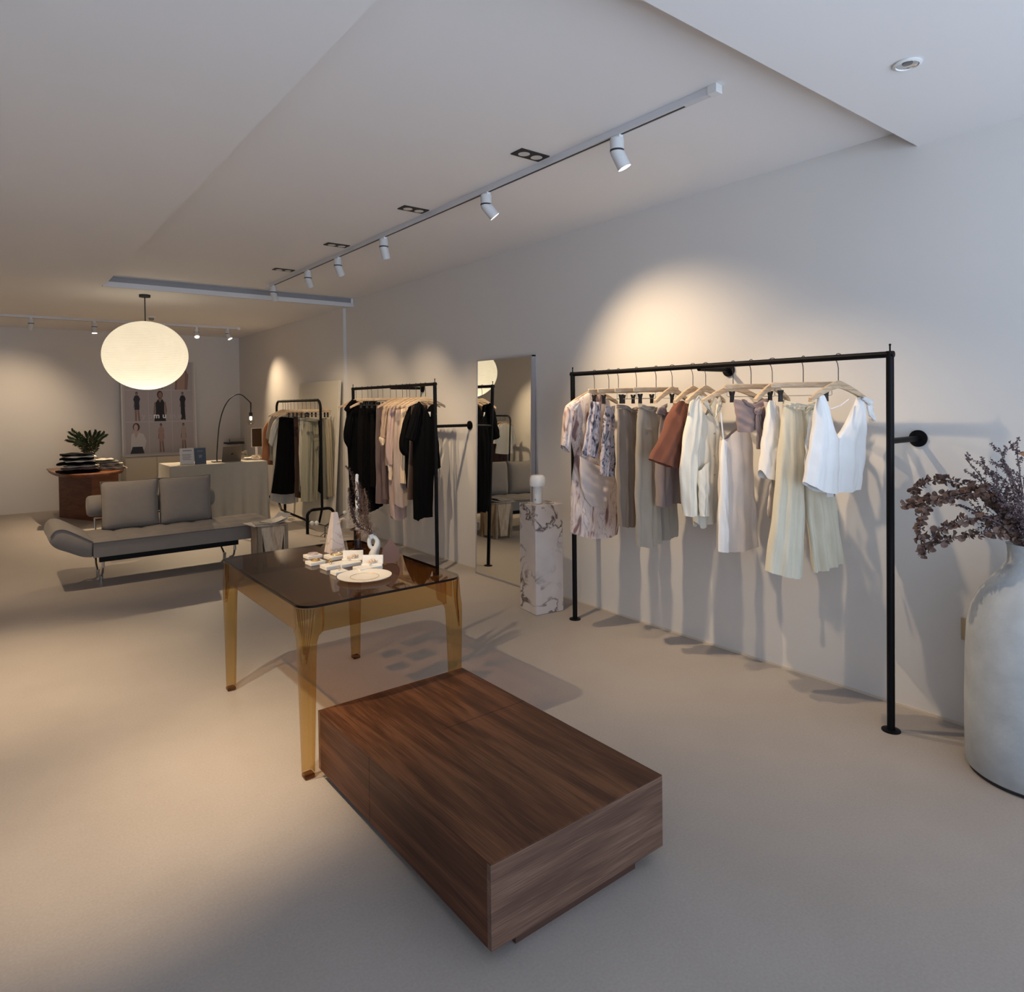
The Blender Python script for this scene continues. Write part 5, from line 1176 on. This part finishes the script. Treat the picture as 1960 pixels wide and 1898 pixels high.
# ================================================================== STUMP STOOL
M_pine = wood('pale_pine', (.36, .26, .17), (.48, .37, .26), (.56, .45, .34), (5, 5, 1), 5, .7)
sc_ = Vector((2.235, 6.80, 0)); sw = .145; sh = .445; srz = radians(-4)
t = thing('stump_stool', 'pale wooden stool with saw-tooth cut legs beside the daybed', 'stool', sc_)
mb = MB()
def tooth(ax, flip):
    # one side of the stool: a board with V-shaped notches cut from below
    pts = [(-sw, .002), (-sw+.055, .002), (-.035, sh-.11), (-.035, sh-.11), (-.01, .002), (.02, .002)] 
    return pts
def side(P0, ux, nrm):
    def q(a, z): return P0+ux*a+Vector((0, 0, z))
    # top band and pointed legs, each a tapered wedge
    mb.prism([q(-sw, sh-.06), q(sw, sh-.06), q(sw, sh), q(-sw, sh)], nrm*.035)
    mb.prism([q(-sw, .002), q(-sw+.040, .002), q(-sw+.042, sh-.06), q(-sw, sh-.06)], nrm*.035)
    mb.prism([q(sw-.040, .002), q(sw, .002), q(sw, sh-.06), q(sw-.042, sh-.06)], nrm*.035)
    mb.prism([q(-.055, .03), q(.055, .03), q(.105, sh-.06), q(-.105, sh-.06)], nrm*.035)
side(sc_+Vector((0, -sw, 0)), Vector((1, 0, 0)), Vector((0, 1, 0)))
side(sc_+Vector((0, sw, 0)), Vector((1, 0, 0)), Vector((0, -1, 0)))
side(sc_+Vector((-sw, 0, 0)), Vector((0, 1, 0)), Vector((1, 0, 0)))
side(sc_+Vector((sw, 0, 0)), Vector((0, 1, 0)), Vector((-1, 0, 0)))
bmesh.ops.rotate(mb.bm, cent=sc_, matrix=Matrix.Rotation(srz, 3, 'Z'), verts=mb.bm.verts)
mb.build('legs', M_pine, t)
mb = MB(); mb.box((sc_.x-sw, sc_.y-sw, sh-.02), (sc_.x+sw, sc_.y+sw, sh+.001), rz=srz); mb.build('seat', M_pine, t, bevel=.003)
def sheets(name, label, x, y, z, w, d, h, rz, mat, cat, grp, curl=0.):
    mb = MB(); N = 8; g = {}
    for k, zz in ((0, 0), (1, h)):
        for i in range(N+1):
            for j in range(N+1):
                s, q = i/N-.5, j/N-.5; c = curl*(max(0, s+.1)**2)*4
                p = Matrix.Rotation(rz, 3, 'Z') @ Vector((s*w, q*d, 0)); g[k, i, j] = mb.bm.verts.new((x+p.x, y+p.y, z+zz+c))
    for i in range(N):
        for j in range(N):
            mb.bm.faces.new((g[1, i, j], g[1, i+1, j], g[1, i+1, j+1], g[1, i, j+1])); mb.bm.faces.new((g[0, i, j+1], g[0, i+1, j+1], g[0, i+1, j], g[0, i, j]))
    for i in range(N):
        for a, b in (((i, 0), (i+1, 0)), ((i+1, N), (i, N)), ((N, i), (N, i+1)), ((0, i+1), (0, i))):
            mb.bm.faces.new((g[0, a[0], a[1]], g[0, b[0], b[1]], g[1, b[0], b[1]], g[1, a[0], a[1]]))
    return tag(mb.build(name, mat, None, smooth=True, angle=30), label, cat, grp)
M_paper = plain('paper_grey', (.50, .45, .40), .6, 0, 0, 0, 0, .4, .25, 20); M_paper2 = plain('paper_dark', (.20, .18, .17), .5, 0, 0, 0, 0, .4, .5, 25)
GMZ = 'magazines on the stump stool'
sheets('magazine', 'wide pale magazine, lowest on the stump stool', sc_.x-.03, sc_.y+.01, sh+.0025, .36, .27, .006, .1, M_paper, 'magazine', GMZ, .02)
sheets('magazine', 'dark printed magazine lying over the pale one', sc_.x-.01, sc_.y-.01, sh+.0095, .28, .22, .005, -.15, M_paper2, 'magazine', GMZ, .03)
sheets('magazine', 'curled pale magazine on top of the pile', sc_.x+.06, sc_.y-.0, sh+.0155, .24, .18, .004, .35, M_paper, 'magazine', GMZ, .045)

# ================================================================== COUNTER WITH CLOTH
X0, X1, Y0, Y1, ZC = 1.865, 3.10, 9.47, 10.17, .862
mb = MB(); mb.box((X0+.02, Y0+.02, .70), (X1-.02, Y1-.02, ZC-.012))
t = thing('counter_table', 'sales counter table hidden under a floor-length beige cloth', 'table', (2.5, 9.8, 0))
mb.build('tabletop', M_white, t)
for x in (X0+.06, X1-.06):
    for y in (Y0+.06, Y1-.06):
        mb = MB(); mb.box((x-.02, y-.02, .001), (x+.02, y+.02, .70)); mb.build('leg', M_white, t)
# cloth: top plus skirt with folds round the perimeter
bm = bmesh.new(); per = []
def edge(a, b, n): return [Vector(a).lerp(Vector(b), i/n) for i in range(n)]
per = edge((X0, Y0, 0), (X1, Y0, 0), 120)+edge((X1, Y0, 0), (X1, Y1, 0), 60)+edge((X1, Y1, 0), (X0, Y1, 0), 120)+edge((X0, Y1, 0), (X0, Y0, 0), 60)
cc = Vector(((X0+X1)/2, (Y0+Y1)/2, 0)); rows = []
K = len(per); rs = random.Random(3); ph = [rs.random()*6.28 for _ in range(6)]
for r in range(22):
    v = r/21; z = ZC-(ZC-.004)*v; row = []
    for i, p in enumerate(per):
        a = 2*pi*i/K; s = i/K
        w = sin(a*17+ph[0]+1.2*v)+.7*sin(a*29+ph[1])+.5*sin(a*7+ph[2])
        out = (.004+.020*v)*(1 if r else 0)+.026*v**1.3*w*.55
        n = Vector((0, -1, 0)) if i < 120 else Vector((1, 0, 0)) if i < 180 else Vector((0, 1, 0)) if i < 300 else Vector((-1, 0, 0))
        if r: out = max(out, .003)
        row.append(bm.verts.new((p.x+n.x*out, p.y+n.y*out, z)))
    rows.append(row)
for A, B in zip(rows, rows[1:]):
    for i in range(K): bm.faces.new((A[i], B[i], B[(i+1) % K], A[(i+1) % K]))
bm.faces.new(rows[0][::-1])
m = MB(); m.bm.free(); m.bm = bm; o = m.build('tablecloth', M_linen, None, smooth=True, angle=50); tag(o, 'floor-length beige cloth with loose folds draped over the sales counter', 'tablecloth')
CZ = ZC+.001
def cpos(u, z=CZ, y=None, v=None):
    if y is None: return onz(u, v, z)
    q = onx(u, 880, 3)
    d = ray(u, 880); k = y/d.y; return Vector((d.x*k, y, z))
# arc lamp
b = cpos(415, y=9.78); t = thing('arc_lamp', 'black arched table lamp with a bare clear bulb on the counter', 'lamp', b)
mb = MB(); mb.box((b.x-.06, b.y-.06, CZ), (b.x+.10, b.y+.06, CZ+.012)); mb.build('base', M_blackm, t, bevel=.003)
y = b.y; pl = [ony(u, v, y) for u, v in ((415, 872), (417, 840), (420, 812), (427, 785), (438, 765), (452, 755), (463, 756), (474, 765), (480, 771))]
mb = MB(); mb.tube([Vector((pl[0].x, y, CZ+.012))]+crom(pl, 6), .0075, 8); mb.build('arm', M_blackm, t, smooth=True)
e = ony(480, 770, y); f = ony(480, 789, y)
mb = MB(); mb.cyl(e, f, .009, n=12); mb.build('drop_rod', M_blackm, t); g_ = ony(480, 797, y)
mb = MB(); mb.cyl(f, g_, .022, n=16); mb.build('socket', M_blackm, t, smooth=True)
mb = MB(); mb.lathe(g_+Vector((0, 0, -.12)), [(0, 0), (.03, .006), (.047, .03), (.05, .055), (.038, .085), (.018, .105), (.014, .12)], 24); bb = mb.build('clear_bulb', clear('bulb_glass', (.97, .95, .9), 1.4), t, smooth=True)
mb = MB(); mb.tube([g_+Vector((-.01, 0, 0)), g_+Vector((-.012, 0, -.04)), g_+Vector((0, 0, -.05)), g_+Vector((.012, 0, -.04)), g_+Vector((.01, 0, 0))], .003, 5); mb.build('filament', emit('filament', (1, .8, .5), 60), bb)
# sign holders
def sign(u0, u1, vt, y, label, mat, mat2, lines):
    a = cpos(u0, y=y); c = cpos(u1, y=y); top = ony((u0+u1)/2, vt, y).z; w = c.x-a.x
    t = thing('counter_sign', label, 'sign', ((a.x+c.x)/2, y, CZ), 'small signs standing on the counter')
    mb = MB(); mb.prism([(a.x, y, CZ), (c.x, y, CZ), (c.x, y+.03, top), (a.x, y+.03, top)], (0, .006, 0)); mb.build('panel', mat, t)
    mb = MB(); mb.box((a.x, y-.01, CZ), (c.x, y+.05, CZ+.003)); mb.build('foot', mat, t)
    mb = MB()
    for z0, x0_, x1_, h in lines:
        zz = CZ+(top-CZ)*z0; yy = y+.03*z0-.0012
        mb.box((a.x+w*x0_, yy-.0006, zz), (a.x+w*x1_, yy+.0006, zz+h)); 
    mb.build('print', mat2, t)
sign(345, 372, 858, 9.66, 'white acrylic card sign with grey text lines on the counter', plain('card_white', (.55, .52, .50), .5), plain('print_grey', (.28, .25, .25), .6), [(.82, .2, .85, .016), (.6, .15, .8, .008), (.52, .15, .75, .008), (.44, .2, .8, .008), (.36, .15, .7, .008), (.28, .2, .8, .008)])
sign(373, 395, 857, 9.62, 'dark blue-grey card sign beside the white one', plain('card_blue', (.045, .06, .085), .5), plain('print_blue', (.16, .19, .24), .6), [(.78, .25, .75, .010), (.50, .35, .65, .012), (.44, .4, .65, .02), (.38, .35, .6, .012)])
# laptop
a = cpos(425, y=9.66); c = cpos(462, y=9.66); zt_ = ony(445, 853, 9.66).z
t = thing('laptop', 'open silver laptop seen from behind on the counter', 'laptop', ((a.x+c.x)/2, 9.72, CZ))
M_lap = plain('laptop_aluminium', (.20, .165, .13), .4, .6)
mb = MB(); mb.box((a.x, 9.68, CZ), (c.x, 9.90, CZ+.014)); mb.build('keyboard_base', M_lap, t, bevel=.003)
mb = MB(); mb.prism([(a.x, 9.675, CZ+.012), (c.x, 9.675, CZ+.012), (c.x, 9.60, zt_), (a.x, 9.60, zt_)], (0, .007, 0)); sc2 = mb.build('screen_lid', M_lap, t, bevel=.002)
mx_, mz_ = (a.x+c.x)/2, (CZ+zt_)/2; my_ = 9.6375-.001
mb = MB(); mb.cyl((mx_-.004, my_-.001, mz_), (mx_-.004, my_+.003, mz_), .0105, n=16); mb.cyl((mx_+.005, my_-.001, mz_), (mx_+.005, my_+.003, mz_), .0105, n=16); mb.cyl((mx_+.004, my_-.002, mz_+.016), (mx_+.004, my_+.002, mz_+.016), .004, n=8); mb.build('lid_emblem', M_blackm, sc2)
# monitor on a small stand, books, bits
a = cpos(482, y=10.02); c = cpos(503, y=10.02); z0_ = ony(492, 855, 10.02).z; z1_ = ony(492, 819, 10.02).z
t = thing('tablet_screen', 'dark upright tablet screen behind the laptop', 'screen', ((a.x+c.x)/2, 10.02, CZ))
mb = MB(); mb.box((a.x, 10.02, z0_), (c.x, 10.035, z1_)); mb.build('housing', plain('housing_white', (.5, .48, .44), .5), t, bevel=.003)
mb = MB(); mb.box((a.x+.008, 10.016, z0_+.006), (c.x-.012, 10.0195, z1_-.006)); mb.build('display', plain('display_dark', (.02, .022, .018), .15), t)
mb = MB(); mb.box(((a.x+c.x)/2-.015, 10.036, CZ), ((a.x+c.x)/2+.015, 10.05, z0_+.05)); mb.box(((a.x+c.x)/2-.07, 10.02, CZ), ((a.x+c.x)/2+.07, 10.12, CZ+.008)); mb.build('stand', M_white, t)
GB = 'papers and books beside the laptop'
pa = cpos(474, y=9.93)
sheets('book', 'dark thin book under the pale one beside the laptop', pa.x+.02, 9.93, CZ, .16, .20, .018, .1, M_paper2, 'book', GB)
sheets('book', 'pale open notebook lying beside the laptop', pa.x+.03, 9.92, CZ+.019, .15, .18, .012, -.2, plain('paper_white', (.68, .60, .48), .6), 'book', GB)
fp = cpos(493, y=9.80)
t = thing('scarf', 'crumpled cream scarf with loops on the counter', 'scarf', fp); mb = MB(); rr_ = random.Random(8)
for k in range(7):
    q = fp+Vector((rr_.uniform(-.07, .06), rr_.uniform(-.05, .05), .012+.018*rr_.random())); R2 = rr_.uniform(.018, .04); tl = rr_.uniform(.2, 1.3)
    mb.tube(arc(q+Vector((0, 0, R2*sin(tl)*.8)), R2, 0, 2*pi, 16, (1, 0, 0), (0, cos(tl), sin(tl)))[:-1], .009, 7, close=True)
mb.build('folds', plain('cream_wool', (.62, .54, .42), .9), t, smooth=True)
t = thing('potted_succulent', 'small dark potted succulent behind the laptop', 'plant', cpos(468, y=10.05)); q = cpos(468, y=10.05)
mb = MB(); mb.lathe(q, [(0, 0), (.03, 0), (.04, .06), (.036, .06), (0, .055)], 20); mb.build('pot', plain('pot_grey', (.25, .23, .2), .7), t, smooth=True)
mb = MB()
for k in range(14): mb.sph(q+Vector((.028*cos(k*2.4), .028*sin(k*2.4), .075+.014*(k % 3))), .014, (1, 1, 1.3), 8)
mb.build('leaves', plain('succulent', (.20, .18, .13), .7), t, smooth=True)
# shelf edge on the wall behind the counter
a = ony(437, 847, RY-.30); c = ony(497, 838, RY-.30)
t = thing('wall_shelf', 'thin wall shelf with a pale roll behind the counter', 'shelf', (a.x, RY-.15, a.z))
mb = MB(); mb.box((a.x, RY-.30, a.z-.03), (WX-.06, RY-.001, a.z-.005)); mb.build('board', M_blackm, t)
q = Vector((a.x+.05, RY-.2, a.z-.004+.035)); mb = MB(); mb.cyl(q, q+Vector((.65, 0, 0)), .034, n=20); tag(mb.build('fabric_roll', plain('roll_pale', (.42, .38, .33), .9), None, smooth=True), 'pale fabric roll lying on the thin wall shelf', 'roll')

# ================================================================== WHITE CABINET AND POSTER
t = thing('low_cabinet', 'low cream two-door cabinet against the rear wall', 'cabinet', (2.3, 12.6, 0))
M_cab = plain('cabinet_cream', (.55, .50, .40), .5)
mb = MB(); mb.box((1.79, 12.44, .05), (2.95, 12.895, .805)); mb.build('body', M_cab, t); mb = MB(); mb.box((1.81, 12.46, .001), (2.93, 12.88, .05)); mb.build('plinth', M_blackm, t)
for x0_, x1_ in ((1.795, 2.245), (2.255, 2.945)):
    mb = MB(); mb.box((x0_, 12.42, .055), (x1_, 12.4395, .80)); mb.build('door', M_cab, t, bevel=.002)
PX0, PX1, PZ0, PZ1 = 1.795, 2.955, .808, 2.44
def pp(s, z, d=0): # on the slightly leaning poster
    f = (z-PZ0)/(PZ1-PZ0); return Vector((PX0+(PX1-PX0)*s, 12.76+.09*f-d, z))
t = thing('poster_board', 'tall framed board with a grid of fashion photographs', 'poster', ((PX0+PX1)/2, 12.78, PZ0))
mb = MB(); mb.prism([pp(0, PZ0), pp(1, PZ0), pp(1, PZ1), pp(0, PZ1)], (0, .03, 0)); mb.build('backing', plain('poster_white', (.50, .46, .46), .6), t)
mb = MB()
for a_, b_, c_, d_ in ((0, PZ0, .022, PZ1), (.978, PZ0, 1, PZ1), (0, PZ0, 1, PZ0+.02), (0, PZ1-.02, 1, PZ1)): mb.prism([pp(a_, b_, .010), pp(c_, b_, .010), pp(c_, d_, .010), pp(a_, d_, .010)], (0, .012, 0))
mb.build('frame', plain('poster_frame', (.62, .60, .56), .5), t)
M_ph = plain('photo_ground', (.40, .36, .36), .5); M_skin = plain('print_skin', (.24, .15, .12), .6); M_skinl = plain('print_skin_light', (.50, .36, .31), .6); M_hair = plain('print_hair', (.06, .025, .02), .6)
M_navy = plain('print_navy', (.02, .022, .035), .6); M_pbk = plain('print_black', (.008, .007, .008), .6); M_pwh = plain('print_white', (.58, .55, .53), .6); M_ppk = plain('print_pink', (.36, .24, .20), .6); M_pbg = plain('print_beige', (.38, .31, .26), .6)
zs = [.848, 1.385, 1.925, 2.415]; xs = [.045, .355, .665, .965]
for r in range(3):
    for c in range(3):
        mb = MB(); a_, b_ = xs[c]+.004, xs[c+1]-.004; z0_, z1_ = zs[r]+.006, zs[r+1]-.006
        mb.prism([pp(a_, z0_, .001), pp(b_, z0_, .001), pp(b_, z1_, .001), pp(a_, z1_, .001)], (0, .0012, 0)); ph_ = mb.build('photograph', M_ph, t)
        def poly(pts, mat, d, name='figure'):
            mb = MB(); mb.prism([pp(a_+(b_-a_)*x, z0_+(z1_-z0_)*z, d) for x, z in pts], (0, .0006, 0)); mb.build(name, mat, ph_)
        def ell(cx_, cz_, rx, rz_, mat, d, name='figure'): poly([(cx_+rx*cos(2*pi*i/16), cz_+rz_*sin(2*pi*i/16)) for i in range(16)], mat, d, name)
        if (r, c) in ((1, 0), (0, 1), (0, 2), (1, 2), (2, 0), (2, 1)):      # full-length figures
            dress = {(1, 0): M_navy, (0, 1): M_ppk, (0, 2): M_pbg, (1, 2): M_pbk, (2, 0): M_navy, (2, 1): M_pbk}[r, c]
            poly([(.42, .02), (.50, .02), (.50, .40), (.42, .42)], M_skin, .0022, 'figure'); poly([(.56, .02), (.64, .02), (.60, .42), (.52, .40)], M_skin, .0022, 'figure')
            poly([(.36, .44), (.40, .70), (.46, .72), (.46, .5)], M_skin, .0022); poly([(.64, .44), (.62, .70), (.56, .72), (.56, .5)], M_skin, .0022)
            lo_ = .05 if r == 1 and c == 2 else .38
            poly([(.40, lo_), (.62, lo_), (.60, .60), (.66, .72), (.60, .82), (.54, .84), (.48, .84), (.42, .82), (.36, .70), (.42, .60)], dress, .0032)
            ell(.51, .90, .055, .055, M_hair, .0024); ell(.51, .885, .04, .042, M_skin, .0036)
        elif (r, c) == (1, 1):
            poly([(.22, .0), (.74, .0), (.68, .3), (.68, .62), (.60, .72), (.50, .66), (.42, .72), (.30, .60), (.30, .3)], M_pbk, .0030); poly([(.18, .1), (.28, .3), (.30, .62), (.24, .6)], M_skin, .0026); poly([(.74, .1), (.80, .35), (.74, .64), (.68, .6)], M_skin, .0026)
            poly([(.42, .70), (.50, .60), (.58, .72), (.55, .82), (.45, .82)], M_skin, .0034); ell(.50, .86, .13, .13, M_hair, .0036); ell(.51, .85, .09, .10, M_skin, .0044)
        elif (r, c) == (0, 0):
            poly([(.18, .0), (.78, .0), (.70, .22), (.28, .22)], M_navy, .0034); poly([(.20, .12), (.78, .12), (.88, .4), (.76, .62), (.56, .68), (.42, .50), (.36, .68), (.24, .60)], M_pwh, .0030)
            poly([(.36, .68), (.44, .50), (.56, .68), (.52, .80), (.42, .80)], M_skinl, .0036); ell(.46, .85, .15, .13, M_hair, .0038); ell(.44, .83, .09, .11, M_skinl, .0046)
        else:
            poly([(.15, 0), (.75, 0), (.82, .55), (.66, .78), (.50, .82), (.30, .76), (.2, .5)], M_skin, .0030); poly([(.25, 0), (.62, 0), (.66, .62), (.52, .72), (.34, .68)], M_ppk, .0036); ell(.5, .90, .11, .09, M_hair, .0034)
def letter(ch, s, z, col, sz=.125):
    f = bpy.data.curves.new('lettering', 'FONT'); f.body = ch; f.size = sz; f.extrude = .001; f.offset = .0035
    tmp = bpy.data.objects.new('tmp', f); dg = bpy.context.evaluated_depsgraph_get(); COL.objects.link(tmp); dg.update()
    me = bpy.data.meshes.new_from_object(tmp.evaluated_get(bpy.context.evaluated_depsgraph_get())); bpy.data.objects.remove(tmp)
    me.materials.clear(); me.materials.append(col)
    o = bpy.data.objects.new('lettering', me); COL.objects.link(o); o.parent = t; o.matrix_parent_inverse = Matrix.Translation(-Vector(t['_base']))
    p = pp(s, z, .006); o.location = p; o.rotation_euler = (radians(90), 0, 0)
M_let = plain('lettering_white', (.80, .80, .80), .5); M_letf = plain('lettering_faint', (.47, .43, .43), .5)
for ch, s, m_ in (('y', .265, M_letf), ('o', .345, M_letf), ('m', .415, M_let), ('u', .535, M_let), ('m', .63, M_letf), ('u', .745, M_letf)): letter(ch, s, 1.445, m_)

# ================================================================== BROWN DESK
M_cherry = wood('cherry_wood', (.085, .020, .006), (.125, .034, .012), (.17, .05, .018), (2, 2, 10), 2, .38)
M_cherryT = wood('cherry_top', (.13, .045, .018), (.19, .07, .03), (.25, .10, .045), (2, 10, 2), 2, .35)
t = thing('curved_desk', 'dark reddish wooden desk with a rounded top by the rear wall', 'desk', (1.22, 11.8, 0))
P = [(.72, 12.30), (.735, 11.80), (.78, 11.30), (.90, 10.93), (1.12, 10.78), (1.36, 10.84), (1.55, 11.15), (1.66, 11.60), (1.70, 12.30)]
sm = crom([(x, y, 0) for x, y in P], 6)
mb = MB(); mb.prism([(p.x, p.y, .700) for p in sm], (0, 0, .022)); mb.build('top', M_cherryT, t, bevel=.006)
mb = MB(); cc = Vector((1.2, 11.7, 0)); mb.prism([(cc.x+(p.x-cc.x)*.96, cc.y+(p.y-cc.y)*.96, .672) for p in sm], (0, 0, .0275)); mb.build('edge_moulding', M_cherry, t)
mb = MB(); mb.prism([(.855, 12.05, .001), (1.20, 11.32, .001), (1.56, 11.50, .001), (1.50, 12.25, .001)], (0, 0, .670)); mb.build('pedestal', M_cherry, t)
DZ = .7235
def folded(label, x, y, z, w, d, h, rz, mat, seed, grp='folded clothes on the curved desk'):
    rnd = random.Random(seed); mb = MB(); N = 14; M = 10; g = {}
    for i in range(N+1):
        for j in range(M+1):
            s = 2*i/N-1; a = 2*pi*j/M
            xx = s*w/2*(1+.03*sin(5*a+seed)); e = (1-abs(s)**5)**.5 if abs(s) < 1 else 0
            yy = cos(a)*d/2*(1-.05*s*s)*(.85+.15*e); zz = (sin(a)*.5)*h*(.35+.65*e)+h*.5+.006*sin(6*s+a*2+seed)
            p = Matrix.Rotation(rz, 3, 'Z') @ Vector((xx, yy, 0)); g[i, j] = mb.bm.verts.new((x+p.x, y+p.y, max(z+.001, z+zz)))
    for i in range(N):
        for j in range(M): mb.bm.faces.new((g[i, j], g[i+1, j], g[i+1, (j+1) % (M+1) if j+1 <= M else 0], g[i, j+1]))
    mb.bm.faces.new([g[0, j] for j in range(M)]); mb.bm.faces.new([g[N, j] for j in range(M)][::-1])
    bmesh.ops.remove_doubles(mb.bm, verts=mb.bm.verts, dist=.0003)
    tag(mb.build('folded_garment', mat, None, smooth=True, angle=0), label, 'folded clothes', grp)
z = DZ; sx_, sy_ = 1.02, 11.15
for i, (mat, h_, dx, lb, w_) in enumerate(((F_blackc, .045, 0, 'lowest black garment in the left pile on the curved desk', .50), (F_plum, .038, .03, 'dark plum garment second from the bottom of the left pile', .46), (F_offw, .030, .04, 'off-white garment low in the left pile', .40), (F_blackc, .045, -.02, 'black garment in the middle of the left pile', .46), (F_cream, .030, .02, 'cream garment above the middle black one', .36), (F_blackc, .034, -.01, 'black garment under the top cream one', .40), (F_cream, .030, .02, 'cream garment second from the top of the left pile', .38), (F_black2, .038, -.01, 'topmost black garment of the left pile', .40))):
    folded(lb, sx_+dx, sy_, z, w_, .34, h_, .08*(-1)**i, mat, i); z += h_*.92+.001
z = DZ; sx_, sy_ = 1.42, 11.35
for i, (mat, h_, dx, lb, w_) in enumerate(((F_beige, .022, .06, 'beige garment at the bottom of the right pile', .36), (F_offw, .030, .04, 'off-white garment low in the right pile', .34), (F_khaki, .028, .02, 'khaki garment in the right pile', .32), (F_offw, .026, .03, 'pale garment above the khaki one', .28), (F_sage2, .040, -.03, 'grey-green garment near the top of the right pile', .30), (F_offw, .028, -.06, 'off-white garment topping the right pile', .24))):
    folded(lb, sx_+dx, sy_, z, w_, .28, h_, -.06*(-1)**i, mat, 20+i); z += h_*.92+.001
# plant behind the piles
pc = Vector((1.24, 11.75, DZ)); t = thing('zz_plant', 'dark green potted plant with arching leafy stems behind the folded clothes', 'plant', pc)
mb = MB(); mb.lathe(pc, [(0, .0), (.07, .0), (.09, .12), (.095, .15), (.085, .15), (0, .14)], 24); mb.build('pot', plain('pot_dark', (.08, .06, .05), .6), t, smooth=True)
M_leaf = plain('dark_leaf', (.012, .028, .010), .4)
rp = random.Random(4)
for k, (u, v, dy) in enumerate(((137, 826, .0), (131, 840, -.05), (150, 832, .1), (168, 828, .0), (186, 827, .05), (200, 831, -.05), (193, 845, .0), (178, 838, -.1), (158, 842, .1), (146, 848, -.1))):
    e = ony(u, v, 11.75+dy); m_ = pc.lerp(e, .55)+Vector((0, 0, .13)); c = crom([pc+Vector((rp.uniform(-.03, .03), rp.uniform(-.03, .03), .12)), m_, e], 8)
    mb = MB(); mb.tube(c, [.007-.0035*i/(len(c)-1) for i in range(len(c))], 6)
    for i in range(4, len(c)):
        d = (c[i]-c[i-1]).normalized(); s = d.cross(Vector((rp.uniform(-.3, .3), 1, rp.uniform(-.2, .2)))).normalized()
        for sg in (-1, 1):
            q0 = c[i]; q1 = q0+(s*sg*.8+d*.6)*.062; w = (s*sg).cross(Vector((0, 1, 0))).normalized()*.016+Vector((0, .010*sg, 0))
            v = [mb.bm.verts.new(x) for x in (q0, q0.lerp(q1, .45)+w, q1, q0.lerp(q1, .45)-w)]; mb.bm.faces.new(v)
    mb.build('leafy_stem', M_leaf, t)

for o in bpy.data.objects:
    if '_base' in o: del o['_base']
